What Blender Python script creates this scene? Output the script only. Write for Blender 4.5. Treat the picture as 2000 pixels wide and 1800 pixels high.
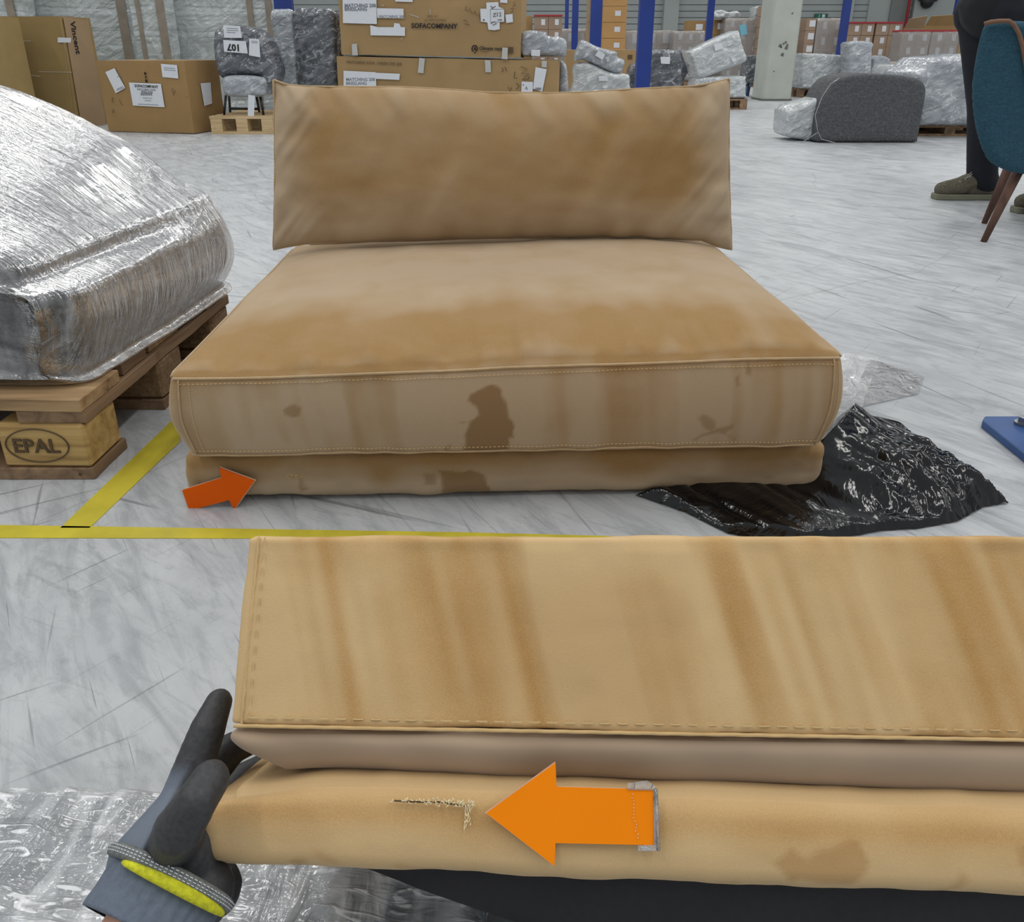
import bpy, bmesh, math, random
import numpy as np
from mathutils import Vector, Matrix
random.seed(7); RNG = np.random.default_rng(7)
scn = bpy.context.scene
for o in list(bpy.data.objects): bpy.data.objects.remove(o)
COL = scn.collection
PI = math.pi

# ------------------------------------------------------------------ camera (photo geometry: f 1450 px, principal point 1000,645)
F, PX, PY, H = 1450.0, 1000.0, 645.0, 0.75
PITCH = math.atan(545/1450); CP, SP = math.cos(PITCH), math.sin(PITCH)
cam = bpy.data.objects.new('camera', bpy.data.cameras.new('camera')); COL.objects.link(cam)
cam.location = (0, 0, H); cam.rotation_euler = (PI/2-PITCH, 0, 0)
cam.data.sensor_width = 36; cam.data.lens = 36*F/2000; cam.data.shift_y = -(900-PY)/2000
cam.data.clip_start = 0.02; cam.data.clip_end = 200
scn.camera = cam
# ------------------------------------------------------------------ light
w = bpy.data.worlds.new('world'); scn.world = w; w.use_nodes = True
w.node_tree.nodes['Background'].inputs[0].default_value = (0.93, 0.97, 1.0, 1)
w.node_tree.nodes['Background'].inputs[1].default_value = 0.50
def strip(x, y, sx, sy, z, power):
    l = bpy.data.lights.new('strip_light', 'AREA'); l.shape = 'RECTANGLE'; l.size = sx; l.size_y = sy
    l.energy = power; l.color = (1.0, 0.98, 0.95)
    o = bpy.data.objects.new('strip_light', l); o.location = (x, y, z); COL.objects.link(o)
for x in (-6.5, -2.2, 2.2, 6.5, 11.0):
    for y in (1.0, 9.0, 17.0):
        strip(x, y, 0.35, 5.0, 5.5, 92)
scn.view_settings.view_transform = 'Standard'; scn.view_settings.look = 'None'
scn.view_settings.exposure = 0.0; scn.view_settings.gamma = 1.0; scn.view_settings.use_curve_mapping = False

# ------------------------------------------------------------------ photo measuring helpers (pixel -> real place)
def ray(x, y):
    u = (x-PX)/F; v = (y-PY)/F
    return np.array((u, CP-v*SP, -SP-v*CP))
def hit(x, y, P, N):
    d = ray(x, y); o = np.array((0, 0, H)); N = np.array(N)
    return o + d*(np.dot(np.array(P)-o, N)/np.dot(d, N))
def FZ(x, y, z=0.0): return hit(x, y, (0, 0, z), (0, 0, 1))
def FY(x, y, Y): return hit(x, y, (0, Y, 0), (0, 1, 0))
def CZ(x, y, zc):
    u = (x-PX)/F*zc; yc = (y-PY)/F*zc
    return np.array((u, zc*CP-yc*SP, H-zc*SP-yc*CP))

# ------------------------------------------------------------------ noise
def _h(i, j, k, s):
    n = (i*374761393 + j*668265263 + k*2147483647 + s*1274126177) & 0xffffffff
    n = ((n ^ (n >> 13))*1274126177) & 0xffffffff
    return ((n ^ (n >> 16)) & 0xffff)/65535.0*2-1
def vn(P, scale=1.0, seed=0):
    P = np.asarray(P, float)*np.asarray(scale, float)
    I = np.floor(P).astype(np.int64); f = P-I; f = f*f*f*(f*(f*6-15)+10)
    out = 0
    for a in (0, 1):
        for b in (0, 1):
            for c in (0, 1):
                wgt = (f[:, 0] if a else 1-f[:, 0])*(f[:, 1] if b else 1-f[:, 1])*(f[:, 2] if c else 1-f[:, 2])
                out = out + wgt*_h(I[:, 0]+a, I[:, 1]+b, I[:, 2]+c, seed)
    return out
def fbm(P, scale=1.0, seed=0, oc=3):
    s = np.asarray(scale, float); r = 0; a = 1
    for k in range(oc): r = r + a*vn(P, s*(2**k), seed+k*17); a *= .5
    return r
def sm(a, b, x):
    t = np.clip((x-a)/(b-a), 0, 1); return t*t*(3-2*t)

# ------------------------------------------------------------------ materials
def srgb(r, g, b):
    f = lambda c: (c/255/12.92) if c/255 <= .04045 else ((c/255+.055)/1.055)**2.4
    return (f(r), f(g), f(b), 1)
class NT:
    def __init__(s, name):
        s.m = bpy.data.materials.new(name); s.m.use_nodes = True
        s.t = s.m.node_tree; s.b = s.t.nodes['Principled BSDF']; s.out = s.t.nodes['Material Output']
    def n(s, typ, inp=None, **kw):
        nd = s.t.nodes.new(typ)
        for k, v in kw.items(): setattr(nd, k, v)
        for k, v in (inp or {}).items():
            if isinstance(v, bpy.types.NodeSocket): s.t.links.new(v, nd.inputs[k])
            else: nd.inputs[k].default_value = v
        return nd
    def l(s, a, b): s.t.links.new(a, b)
    def coord(s, scale=(1, 1, 1), rot=(0, 0, 0), which='Object'):
        tc = s.n('ShaderNodeTexCoord')
        v = tc.outputs[which]
        if tuple(rot) != (0, 0, 0): v = s.n('ShaderNodeMapping', {'Vector': v, 'Rotation': rot}).outputs[0]
        return s.n('ShaderNodeMapping', {'Vector': v, 'Scale': scale}).outputs[0]
    def noise(s, vec, scale=5, detail=3, rough=.5, dist=0):
        return s.n('ShaderNodeTexNoise', {'Vector': vec, 'Scale': scale, 'Detail': detail, 'Roughness': rough, 'Distortion': dist}).outputs[0]
    def ramp(s, fac, stops):
        r = s.n('ShaderNodeValToRGB', {'Fac': fac}); cr = r.color_ramp
        while len(cr.elements) > 1: cr.elements.remove(cr.elements[-1])
        cr.elements[0].position = stops[0][0]; cr.elements[0].color = stops[0][1]
        for p, c in stops[1:]:
            e = cr.elements.new(p); e.color = c
        return r.outputs[0]
    def mix(s, fac, a, b, mode='MIX'):
        m = s.n('ShaderNodeMix', data_type='RGBA', blend_type=mode)
        for i, v in ((0, fac), (6, a), (7, b)):
            if isinstance(v, bpy.types.NodeSocket): s.l(v, m.inputs[i])
            else: m.inputs[i].default_value = v
        return m.outputs[2]
    def math(s, op, a, b=0.0):
        m = s.n('ShaderNodeMath', operation=op)
        for i, v in ((0, a), (1, b)):
            if isinstance(v, bpy.types.NodeSocket): s.l(v, m.inputs[i])
            else: m.inputs[i].default_value = v
        return m.outputs[0]
    def bump(s, h, strength=.3, dist=.01, normal=None):
        d = {'Height': h, 'Strength': strength, 'Distance': dist}
        if normal: d['Normal'] = normal
        return s.n('ShaderNodeBump', d).outputs[0]
def g(v): return (v, v, v, 1)
def simple(name, col, rough=.6, metal=0, var=.08, scale=30, bump=0, spec=.5, sheen=0):
    a = NT(name); c = a.coord()
    n = a.noise(c, scale, 4)
    base = srgb(*col)
    lo = tuple(x*(1-var) for x in base[:3])+(1,); hi = tuple(min(1, x*(1+var)) for x in base[:3])+(1,)
    a.l(a.ramp(n, [(.3, lo), (.7, hi)]), a.b.inputs['Base Color'])
    a.b.inputs['Roughness'].default_value = rough; a.b.inputs['Metallic'].default_value = metal
    a.b.inputs['Specular IOR Level'].default_value = spec
    a.b.inputs['Sheen Weight'].default_value = sheen
    if bump: a.l(a.bump(n, bump, .002), a.b.inputs['Normal'])
    return a.m

def mat_floor():
    a = NT('polished_concrete'); c = a.coord()
    big = a.noise(c, .9, 5, .6); mid = a.noise(c, 7, 6, .65, .4)
    col = a.ramp(big, [(.3, srgb(170, 174, 177)), (.7, srgb(193, 196, 199))])
    col = a.mix(a.ramp(mid, [(.42, g(0)), (.62, g(.35))]), col, srgb(205, 208, 209))
    smear = a.noise(a.coord((3, 14, 1), (0, 0, .9)), 1.2, 6, .7, 1.2)
    col = a.mix(a.ramp(smear, [(.46, g(0)), (.64, g(.6))]), col, srgb(140, 144, 148))
    sm2 = a.noise(a.coord((5, 22, 1), (0, 0, .55)), 1.6, 7, .75, 1.6)
    col = a.mix(a.ramp(sm2, [(.52, g(0)), (.68, g(.36))]), col, srgb(120, 124, 128))
    blot = a.noise(a.coord((9, 5, 1), (0, 0, .2)), 1.0, 3, .5)
    col = a.mix(a.ramp(blot, [(.66, g(0)), (.74, g(.4))]), col, srgb(134, 140, 142))
    for i, (rot, st, sc, th) in enumerate(((.35, 30, 1.1, .71), (1.15, 26, 1.3, .70), (-.5, 34, 1.6, .72), (.95, 60, 3, .70), (2.3, 44, 2.4, .71))):
        s_ = a.noise(a.coord((1, st, 1), (0, 0, rot)), sc, 2.5, .6, .25)
        col = a.mix(a.ramp(s_, [(th-.03, g(0)), (th+.015, g(.6))]), col, srgb(98, 102, 106))
    crack = a.n('ShaderNodeTexVoronoi', {'Vector': a.mix(.04, c, a.n('ShaderNodeTexNoise', {'Vector': c, 'Scale': 3.0}).outputs[1]), 'Scale': 1.1}, feature='DISTANCE_TO_EDGE').outputs[0]
    col = a.mix(a.ramp(crack, [(.0, g(.3)), (.003, g(0))]), col, srgb(110, 113, 116))
    dust = a.noise(c, 160, 3, .7)
    col = a.mix(a.ramp(dust, [(.62, g(0)), (.75, g(.35))]), col, srgb(120, 124, 128))
    a.l(col, a.b.inputs['Base Color'])
    a.l(a.ramp(mid, [(.3, g(.30)), (.7, g(.5))]), a.b.inputs['Roughness']); a.b.inputs['Specular IOR Level'].default_value = .38
    a.l(a.bump(mid, .12, .004), a.b.inputs['Normal'])
    return a.m

def mat_velvet(name, light, dark, deep, fold=1.0):
    a = NT(name); c = a.coord()
    pile = a.noise(c, 900, 2, .5)
    patch = a.noise(a.coord((3, 3, 5)), 2.2, 4, .55, .8)
    nap_sheen = a.n('ShaderNodeAttribute', attribute_name='nap_sheen').outputs['Fac']  # pile tone, with velvet sheen and fold shading painted into it
    stain = a.n('ShaderNodeAttribute', attribute_name='stain').outputs['Fac']
    f = a.math('ADD', a.math('ADD', a.math('MULTIPLY', nap_sheen, .8), a.math('MULTIPLY', patch, .30)), .12)
    col = a.ramp(f, [(.25, dark), (.72, light)])
    col = a.mix(a.ramp(pile, [(.3, g(0)), (.75, g(.22))]), col, tuple(min(1, x*1.3) for x in light[:3])+(1,))
    col = a.mix(stain, col, deep)
    a.l(col, a.b.inputs['Base Color'])
    a.b.inputs['Roughness'].default_value = .85; a.b.inputs['Specular IOR Level'].default_value = .15
    a.b.inputs['Sheen Weight'].default_value = .45; a.b.inputs['Sheen Roughness'].default_value = .35
    a.b.inputs['Sheen Tint'].default_value = srgb(225, 205, 175)
    a.l(a.bump(pile, .25, .0006), a.b.inputs['Normal'])
    return a.m

def mat_film():
    a = NT('clear_stretch_film')
    s1 = a.noise(a.coord((3, 46, 3), (0, 0, .22)), 1.6, 4, .6, .5)
    s2 = a.noise(a.coord((4, 60, 5), (.25, 0, -.12)), 1.3, 4, .6, .4)
    s3 = a.noise(a.coord(), 34, 4, .6, .8)
    h = a.math('ADD', a.math('ADD', s1, s2), a.math('MULTIPLY', s3, .35))
    nrm = a.bump(h, .7, .010)
    gl = a.n('ShaderNodeBsdfGlossy', {'Color': g(.95), 'Roughness': .09, 'Normal': nrm})
    df = a.n('ShaderNodeBsdfDiffuse', {'Color': srgb(226, 230, 234), 'Normal': nrm})
    tr = a.n('ShaderNodeBsdfTransparent', {'Color': g(.98)})
    haze = a.ramp(a.math('MULTIPLY', a.math('ADD', s1, s2), .5), [(.44, g(.03)), (.60, g(.30))])
    m1 = a.n('ShaderNodeMixShader', {0: haze, 1: tr.outputs[0], 2: df.outputs[0]})
    fr = a.n('ShaderNodeFresnel', {'IOR': 1.5, 'Normal': nrm})
    ff = a.math('ADD', a.math('MULTIPLY', fr.outputs[0], .7), .03)
    m2 = a.n('ShaderNodeMixShader', {0: ff, 1: m1.outputs[0], 2: gl.outputs[0]})
    a.l(m2.outputs[0], a.out.inputs[0])
    return a.m
def mat_clear():
    a = NT('thin_clear_plastic'); c = a.coord()
    nrm = a.bump(a.noise(c, 22, 4, .6, 1), .8, .02)
    gl = a.n('ShaderNodeBsdfGlossy', {'Color': g(.95), 'Roughness': .1, 'Normal': nrm})
    tr = a.n('ShaderNodeBsdfTransparent', {'Color': g(.95)})
    df = a.n('ShaderNodeBsdfDiffuse', {'Color': g(.85), 'Normal': nrm})
    m1 = a.n('ShaderNodeMixShader', {0: .22, 1: tr.outputs[0], 2: df.outputs[0]})
    fr = a.n('ShaderNodeFresnel', {'IOR': 1.5, 'Normal': nrm})
    m2 = a.n('ShaderNodeMixShader', {0: a.math('ADD', fr.outputs[0], .05), 1: m1.outputs[0], 2: gl.outputs[0]})
    a.l(m2.outputs[0], a.out.inputs[0]); return a.m
def mat_wrapped(name, c1, c2, white, amount=.5, rough=.16, sc=1.0, stretch=(1, 1, 3), s3=(2, 2, 2.6)):
    """goods seen through many layers of stretch film"""
    a = NT(name)
    n1 = a.noise(a.coord(tuple(x*sc for x in stretch)), 2.2, 3, .5, .8)
    n2 = a.noise(a.coord((3*sc, 1.5*sc, 9*sc), (0, .5, .3)), 2, 3, .5, .6)
    n3 = a.noise(a.coord(tuple(q_*sc for q_ in s3), (0, .3, .1)), 5, 2, .4, 1.5)
    col = a.ramp(n1, [(.3, c1), (.7, c2)])
    col = a.mix(a.ramp(n2, [(.48, g(.05)), (.72, g(amount*.8))]), col, white)
    col = a.mix(a.ramp(n3, [(.60, g(0)), (.66, g(amount))]), col, white)
    a.l(col, a.b.inputs['Base Color'])
    a.b.inputs['Roughness'].default_value = rough
    a.b.inputs['Specular IOR Level'].default_value = .7
    a.l(a.bump(a.math('ADD', a.math('ADD', n1, n2), a.math('MULTIPLY', n3, .6)), .7, .03/sc), a.b.inputs['Normal'])
    return a.m
def mat_felt(name, c1, c2, sc=60):
    a = NT(name); c = a.coord()
    n = a.noise(c, sc, 5, .75); n2 = a.noise(a.coord((1, 1, 4)), sc*.3, 4, .6)
    col = a.mix(a.ramp(n2, [(.4, g(0)), (.6, g(.5))]), a.ramp(n, [(.36, c1), (.62, c2)]), c1)
    a.l(col, a.b.inputs['Base Color']); a.b.inputs['Roughness'].default_value = .95
    a.l(a.bump(n, .5, .004), a.b.inputs['Normal']); return a.m
def mat_wood(name, c1, c2, c3, ax=0, sc=1.0):
    a = NT(name); s = [26*sc]*3; s[ax] = 1.4*sc
    n = a.noise(a.coord(tuple(s)), 1.0, 5, .6, .6)
    k = a.noise(a.coord(), 11*sc, 2, .5)
    col = a.ramp(n, [(.3, c1), (.5, c2), (.7, c3)])
    col = a.mix(a.ramp(k, [(.66, g(0)), (.75, g(.5))]), col, c1)
    a.l(col, a.b.inputs['Base Color']); a.b.inputs['Roughness'].default_value = .75
    a.l(a.bump(n, .4, .003), a.b.inputs['Normal']); return a.m
def mat_card(name, c, var=.1):
    a = NT(name)
    n = a.noise(a.coord(), 2.2, 4, .6, .4); f = a.noise(a.coord((2, 2, 90)), 1.2, 2)
    base = srgb(*c); lo = tuple(x*(1-var) for x in base[:3])+(1,); hi = tuple(x*(1+var) for x in base[:3])+(1,)
    col = a.mix(a.ramp(f, [(.4, g(0)), (.6, g(.25))]), a.ramp(n, [(.3, lo), (.7, hi)]), lo)
    a.l(col, a.b.inputs['Base Color']); a.b.inputs['Roughness'].default_value = .7; a.b.inputs['Specular IOR Level'].default_value = .25
    a.l(a.bump(n, .25, .02), a.b.inputs['Normal']); return a.m

M = {}
M['floor'] = mat_floor()
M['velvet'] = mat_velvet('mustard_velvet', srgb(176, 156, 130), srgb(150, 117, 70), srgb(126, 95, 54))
M['velvet_near'] = mat_velvet('golden_velvet', srgb(206, 176, 130), srgb(176, 134, 78), srgb(158, 112, 58))
M['velvet_under'] = simple('pale_lining', (168, 146, 122), .85, var=.12, scale=8, sheen=.3)
M['felt_light'] = mat_felt('grey_felt', srgb(58, 60, 62), srgb(132, 134, 136), 34)
M['felt_dark'] = mat_felt('dark_felt', srgb(66, 68, 72), srgb(100, 102, 104), 50)
M['film'] = mat_film(); M['clear'] = mat_clear()
M['wrap_grey'] = mat_wrapped('wrapped_grey', srgb(132, 138, 146), srgb(162, 168, 174), srgb(222, 226, 230))
M['wrap_white'] = mat_wrapped('wrapped_white', srgb(160, 165, 168), srgb(190, 195, 197), srgb(228, 232, 233), .6)
M['wrap_dark'] = mat_wrapped('wrapped_dark', srgb(54, 58, 64), srgb(84, 88, 94), srgb(190, 194, 200), .45)
M['wrap_panel'] = mat_wrapped('wrapped_pale_panel', srgb(172, 180, 178), srgb(186, 194, 194), srgb(222, 228, 230), .35, sc=.45, stretch=(.3, 1, 5))
M['wrap_silver'] = mat_wrapped('wrapped_silver', srgb(118, 122, 126), srgb(176, 180, 184), srgb(240, 243, 246), .8, .14, 4.0, (.5, 2.6, 3), (.8, 5, 3))
M['card'] = mat_card('cardboard', (162, 134, 94)); M['card_dull'] = mat_card('cardboard_olive', (150, 128, 84))
M['card_orange'] = mat_card('cardboard_warm', (190, 148, 96)); M['card_grey'] = mat_card('cardboard_greyed', (158, 136, 116))
M['card_brown'] = mat_card('cardboard_brown', (156, 126, 84)); M['card_side'] = mat_card('cardboard_pale', (158, 134, 104))
M['paper'] = simple('white_paper', (214, 218, 224), .6, var=.03); M['ink'] = simple('black_ink', (30, 28, 26), .7, var=.02)
M['fadedink'] = simple('brown_ink', (88, 70, 48), .8, var=.05); M['greyink'] = simple('grey_print', (120, 124, 132), .8, var=.05)
M['tape'] = simple('frosted_tape', (186, 186, 182), .3, var=.04); M['bluepaper'] = simple('blue_paper', (120, 184, 206), .6, var=.03)
M['red'] = simple('red_strap', (160, 44, 52), .5, var=.1)
M['wood'] = mat_wood('pallet_wood', srgb(120, 92, 62), srgb(166, 136, 98), srgb(190, 160, 118))
M['wood_y'] = mat_wood('pallet_wood_grey', srgb(98, 76, 56), srgb(134, 108, 82), srgb(158, 130, 98), 1)
M['wood_pale'] = mat_wood('pale_pine', srgb(168, 142, 100), srgb(198, 172, 130), srgb(214, 190, 150))
M['wood_block'] = mat_wood('pallet_block', srgb(148, 116, 66), srgb(186, 154, 96), srgb(202, 172, 116), 0, 1.4)
M['batten'] = simple('film_covered_batten', (140, 130, 116), .4, var=.15, scale=9)
M['chip'] = mat_felt('pressed_chip_block', srgb(120, 94, 66), srgb(160, 134, 102), 80)
M['blue'] = simple('blue_rack_paint', (26, 54, 132), .4, var=.12, scale=6); M['steelblue'] = simple('blue_foot_plate', (48, 84, 138), .45, var=.12, scale=14)
M['steel'] = simple('zinc_bolt', (150, 152, 156), .3, 1)
M['concrete'] = simple('painted_concrete', (172, 176, 168), .8, var=.08, scale=3, bump=.2); M['dirt'] = simple('dark_scuffs', (96, 98, 94), .9)
M['cladding'] = simple('grey_cladding', (168, 174, 172), .6, var=.05, scale=1.5); M['wall'] = simple('pale_wall', (170, 176, 172), .7, var=.05, scale=1)
M['wall_dark'] = simple('grey_wall', (128, 132, 128), .7, var=.08, scale=1)
M['yellow'] = simple('yellow_floor_tape', (196, 182, 54), .5, var=.14, scale=16)
M['teal'] = mat_felt('teal_velvet', srgb(30, 66, 82), srgb(46, 88, 106), 120); M['tealedge'] = simple('worn_brown_piping', (116, 86, 66), .8, var=.15)
M['walnut'] = mat_wood('walnut_leg', srgb(68, 46, 38), srgb(92, 64, 52), srgb(106, 76, 62), 2)
M['trousers'] = simple('navy_trousers', (24, 26, 34), .9, var=.2, scale=20); M['jacket'] = simple('black_jacket', (26, 28, 32), .85, var=.2, scale=12)
M['suede'] = mat_felt('khaki_suede', srgb(82, 78, 66), srgb(112, 106, 90), 90); M['sole'] = simple('rubber_sole', (118, 118, 100), .7)
M['lace'] = simple('pale_lace', (170, 172, 164), .8); M['skin'] = simple('skin', (216, 164, 140), .55, var=.06, scale=20)
M['hair'] = simple('dark_hair', (40, 32, 28), .7)
M['blackmetal'] = simple('black_metal', (30, 30, 32), .4); M['bluemetal'] = simple('blue_metal_leg', (28, 60, 92), .4)
M['orange'] = simple('orange_laminate', (255, 140, 0), .5, var=.02, spec=.15); M['orange_red'] = simple('deep_orange_laminate', (232, 96, 0), .5, var=.03, spec=.15)
M['lamin'] = simple('laminate_edge', (214, 190, 164), .3, var=.04)
M['green'] = simple('green_sign', (24, 104, 84), .5)
def mat_bag():
    a = NT('black_bin_liner'); c = a.coord()
    n = a.noise(c, 5, 4, .55, 2.2); n2 = a.noise(c, 26, 3, .5, 1.5)
    a.b.inputs['Base Color'].default_value = srgb(13, 13, 15); a.b.inputs['Roughness'].default_value = .13
    a.l(a.bump(a.math('ADD', n, a.math('MULTIPLY', n2, .12)), .4, .016), a.b.inputs['Normal']); return a.m
M['bag'] = mat_bag()
M['dustcover'] = simple('black_dust_cover', (34, 34, 37), .9, var=.1, scale=200)
def mat_glove():
    a = NT('black_nitrile_coating'); c = a.coord()
    n = a.noise(c, 300, 3, .6)
    a.l(a.mix(a.n('ShaderNodeAttribute', attribute_name='knit').outputs['Fac'], a.ramp(n, [(.3, srgb(44, 45, 48)), (.7, srgb(60, 61, 64))]), srgb(100, 110, 124)), a.b.inputs['Base Color'])
    a.b.inputs['Roughness'].default_value = .55; a.l(a.bump(n, .3, .001), a.b.inputs['Normal']); return a.m
M['glove'] = mat_glove(); M['knit'] = simple('blue_grey_knit', (98, 108, 122), .9, var=.1, scale=260, bump=.5)
M['cuffdark'] = simple('grey_overlock', (116, 120, 118), .9, var=.3, scale=300, bump=.6); M['hivis'] = simple('yellow_edging', (206, 206, 40), .9, var=.2, scale=300, bump=.6)
M['foam'] = simple('torn_foam', (232, 218, 180), .9, var=.15, scale=300, bump=.8); M['stitch'] = simple('sand_thread', (200, 172, 122), .8, var=.05)
M['thread_dark'] = simple('tan_thread', (158, 130, 88), .8, var=.05)

M['velvet_edge'] = simple('pale_velvet_edge', (176, 150, 112), .85, var=.1, scale=60, sheen=.3); M['velvet_edge_near'] = simple('golden_velvet_edge', (204, 172, 118), .85, var=.1, scale=60, sheen=.3)
# ------------------------------------------------------------------ object helpers
def mesh_obj(name, V, Fc, mat=None, parent=None, smooth=False, attrs=None, mats=None, midx=None):
    me = bpy.data.meshes.new(name)
    me.from_pydata([tuple(map(float, v)) for v in V], [], [tuple(int(i) for i in f) for f in Fc])
    for k, arr in (attrs or {}).items():
        a = me.attributes.new(k, 'FLOAT', 'POINT'); a.data.foreach_set('value', np.asarray(arr, dtype=np.float32))
    for m_ in (mats or ([mat] if mat else [])): me.materials.append(m_)
    if midx is not None: me.polygons.foreach_set('material_index', midx)
    if smooth: me.polygons.foreach_set('use_smooth', [True]*len(me.polygons))
    me.update()
    o = bpy.data.objects.new(name, me); COL.objects.link(o)
    if parent: o.parent = parent
    return o
def tag(o, label=None, cat=None, group=None, kind=None):
    if label: o['label'] = label
    if cat: o['category'] = cat
    if group: o['group'] = group
    if kind: o['kind'] = kind
    return o
def empty(name, loc, label, cat, group=None, rz=0):
    o = bpy.data.objects.new(name, None); COL.objects.link(o); o.location = tuple(map(float, loc)); o.rotation_euler = (0, 0, rz)
    o.empty_display_size = .1
    return tag(o, label, cat, group)
def rebase(o, origin):
    """mesh given in world space -> object origin at 'origin'"""
    origin = Vector(tuple(map(float, origin))); o.data.transform(Matrix.Translation(-origin)); o.location = origin; return o
BOXF = [(0, 3, 2, 1), (4, 5, 6, 7), (0, 1, 5, 4), (1, 2, 6, 5), (2, 3, 7, 6), (3, 0, 4, 7)]
class B:
    """collects simple solids into one mesh"""
    def __init__(s): s.V = []; s.F = []
    def add(s, V, Fc):
        n = len(s.V); s.V += [tuple(map(float, v)) for v in V]; s.F += [tuple(i+n for i in f) for f in Fc]; return s
    def box(s, lo, hi, ch=0.0):
        (a, b, c), (d, e, f) = lo, hi
        s.add([(a, b, c), (d, b, c), (d, e, c), (a, e, c), (a, b, f), (d, b, f), (d, e, f), (a, e, f)], BOXF); return s
    def hexa(s, pts): s.add(pts, BOXF); return s
    def prism(s, poly, vec):
        n = len(poly); vec = np.array(vec)
        V = [np.array(p) for p in poly]; V = V+[p+vec for p in V]
        s.add(V, [tuple(range(n))[::-1], tuple(range(n, 2*n))]+[(i, (i+1) % n, (i+1) % n+n, i+n) for i in range(n)]); return s
    def tube(s, pts, r, k=8, cap=True):
        pts = [np.array(p, float) for p in pts]; n = len(pts); r = r if hasattr(r, '__len__') else [r]*n
        base = len(s.V); ref = np.array((0, 0, 1.0)); V = []
        for i, p in enumerate(pts):
            t = pts[min(i+1, n-1)]-pts[max(i-1, 0)]; t = t/(np.linalg.norm(t)+1e-9)
            if abs(np.dot(t, ref)) > .95: ref = np.array((0, 1.0, 0)) if abs(t[1]) < .9 else np.array((1.0, 0, 0))
            a = np.cross(t, ref); a /= np.linalg.norm(a); b = np.cross(a, t); ref = b
            for j in range(k):
                th = 2*PI*j/k; V.append(p+r[i]*(a*math.cos(th)+b*math.sin(th)))
        Fc = [(i*k+j, i*k+(j+1) % k, (i+1)*k+(j+1) % k, (i+1)*k+j) for i in range(n-1) for j in range(k)]
        if cap: Fc += [tuple(range(k))[::-1], tuple((n-1)*k+j for j in range(k))]
        s.add(V, Fc); return s
    def obj(s, name, mat, parent=None, smooth=False, bevel=0):
        o = mesh_obj(name, s.V, s.F, mat, parent, smooth)
        bm = bmesh.new(); bm.from_mesh(o.data)
        if bevel: bmesh.ops.bevel(bm, geom=bm.edges[:], offset=bevel, segments=1, affect='EDGES')
        bmesh.ops.recalc_face_normals(bm, faces=bm.faces[:]); bm.to_mesh(o.data); bm.free()
        return o

def lattice(n, size):
    """surface lattice of a box centred at 0; returns q (N,3), faces"""
    nx, ny, nz = n; idx = {}; Q = []; Fc = []
    def vid(i, j, k):
        key = (i, j, k)
        if key not in idx:
            idx[key] = len(Q); Q.append((i/nx*2-1, j/ny*2-1, k/nz*2-1))
        return idx[key]
    for i in range(nx):
        for j in range(ny):
            Fc.append((vid(i, j, 0), vid(i, j+1, 0), vid(i+1, j+1, 0), vid(i+1, j, 0)))
            Fc.append((vid(i, j, nz), vid(i+1, j, nz), vid(i+1, j+1, nz), vid(i, j+1, nz)))
    for i in range(nx):
        for k in range(nz):
            Fc.append((vid(i, 0, k), vid(i+1, 0, k), vid(i+1, 0, k+1), vid(i, 0, k+1)))
            Fc.append((vid(i, ny, k), vid(i, ny, k+1), vid(i+1, ny, k+1), vid(i+1, ny, k)))
    for j in range(ny):
        for k in range(nz):
            Fc.append((vid(0, j, k), vid(0, j, k+1), vid(0, j+1, k+1), vid(0, j+1, k)))
            Fc.append((vid(nx, j, k), vid(nx, j+1, k), vid(nx, j+1, k+1), vid(nx, j, k+1)))
    Q = np.array(Q)*np.array(size)/2
    return Q, Fc
def rounded(Q, size, r):
    a = np.array(size)/2; inner = np.clip(Q, -(a-r), a-r); d = Q-inner
    L = np.linalg.norm(d, axis=1, keepdims=True); m = np.max(np.abs(d), axis=1, keepdims=True)
    N = np.where(L > 1e-9, d/np.maximum(L, 1e-9), 0)
    return inner+N*np.minimum(r, np.maximum(m, 0)) if False else inner+N*r*(m/max(r, 1e-9)), N
def soft(name, size, r, n, fn, mat, parent=None, attr_fn=None, smooth=True):
    """box with rounded edges, displaced by fn(P, N, q) where q is -1..1"""
    Q, Fc = lattice(n, size); P, N = rounded(Q, size, r); q = Q/(np.array(size)/2)
    P2 = fn(P.copy(), N, q) if fn else P
    at = attr_fn(P, N, q) if attr_fn else None
    return mesh_obj(name, P2, Fc, mat, parent, smooth, at)
def put(o, loc, rot=(0, 0, 0)):
    o.location = tuple(map(float, loc)); o.rotation_euler = rot; return o
def blob(name, caps, voxel, mat, parent=None, smooth_it=4, boxes=()):
    """continuous body grown from tapered capsules, fused by voxel remesh"""
    bm = bmesh.new()
    for (p0, r0, p1, r1) in caps:
        p0 = Vector(tuple(map(float, p0))); p1 = Vector(tuple(map(float, p1))); n = max(2, int((p1-p0).length/(min(r0, r1)*.45))+1)
        for i in range(n):
            t = i/(n-1); p = p0.lerp(p1, t); r = r0*(1-t)+r1*t
            bmesh.ops.create_icosphere(bm, subdivisions=2, radius=r, matrix=Matrix.Translation(p))
    me = bpy.data.meshes.new(name); bm.to_mesh(me); bm.free()
    o = bpy.data.objects.new(name, me); COL.objects.link(o)
    m1 = o.modifiers.new('r', 'REMESH'); m1.mode = 'VOXEL'; m1.voxel_size = voxel; m1.use_smooth_shade = True
    m2 = o.modifiers.new('s', 'SMOOTH'); m2.iterations = smooth_it; m2.factor = .6
    dg = bpy.context.evaluated_depsgraph_get(); me2 = bpy.data.meshes.new_from_object(o.evaluated_get(dg))
    o.modifiers.clear(); o.data = me2; me2.materials.clear(); me2.materials.append(mat)
    me2.polygons.foreach_set('use_smooth', [True]*len(me2.polygons))
    bpy.data.meshes.remove(me)
    if parent: o.parent = parent
    return o
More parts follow.
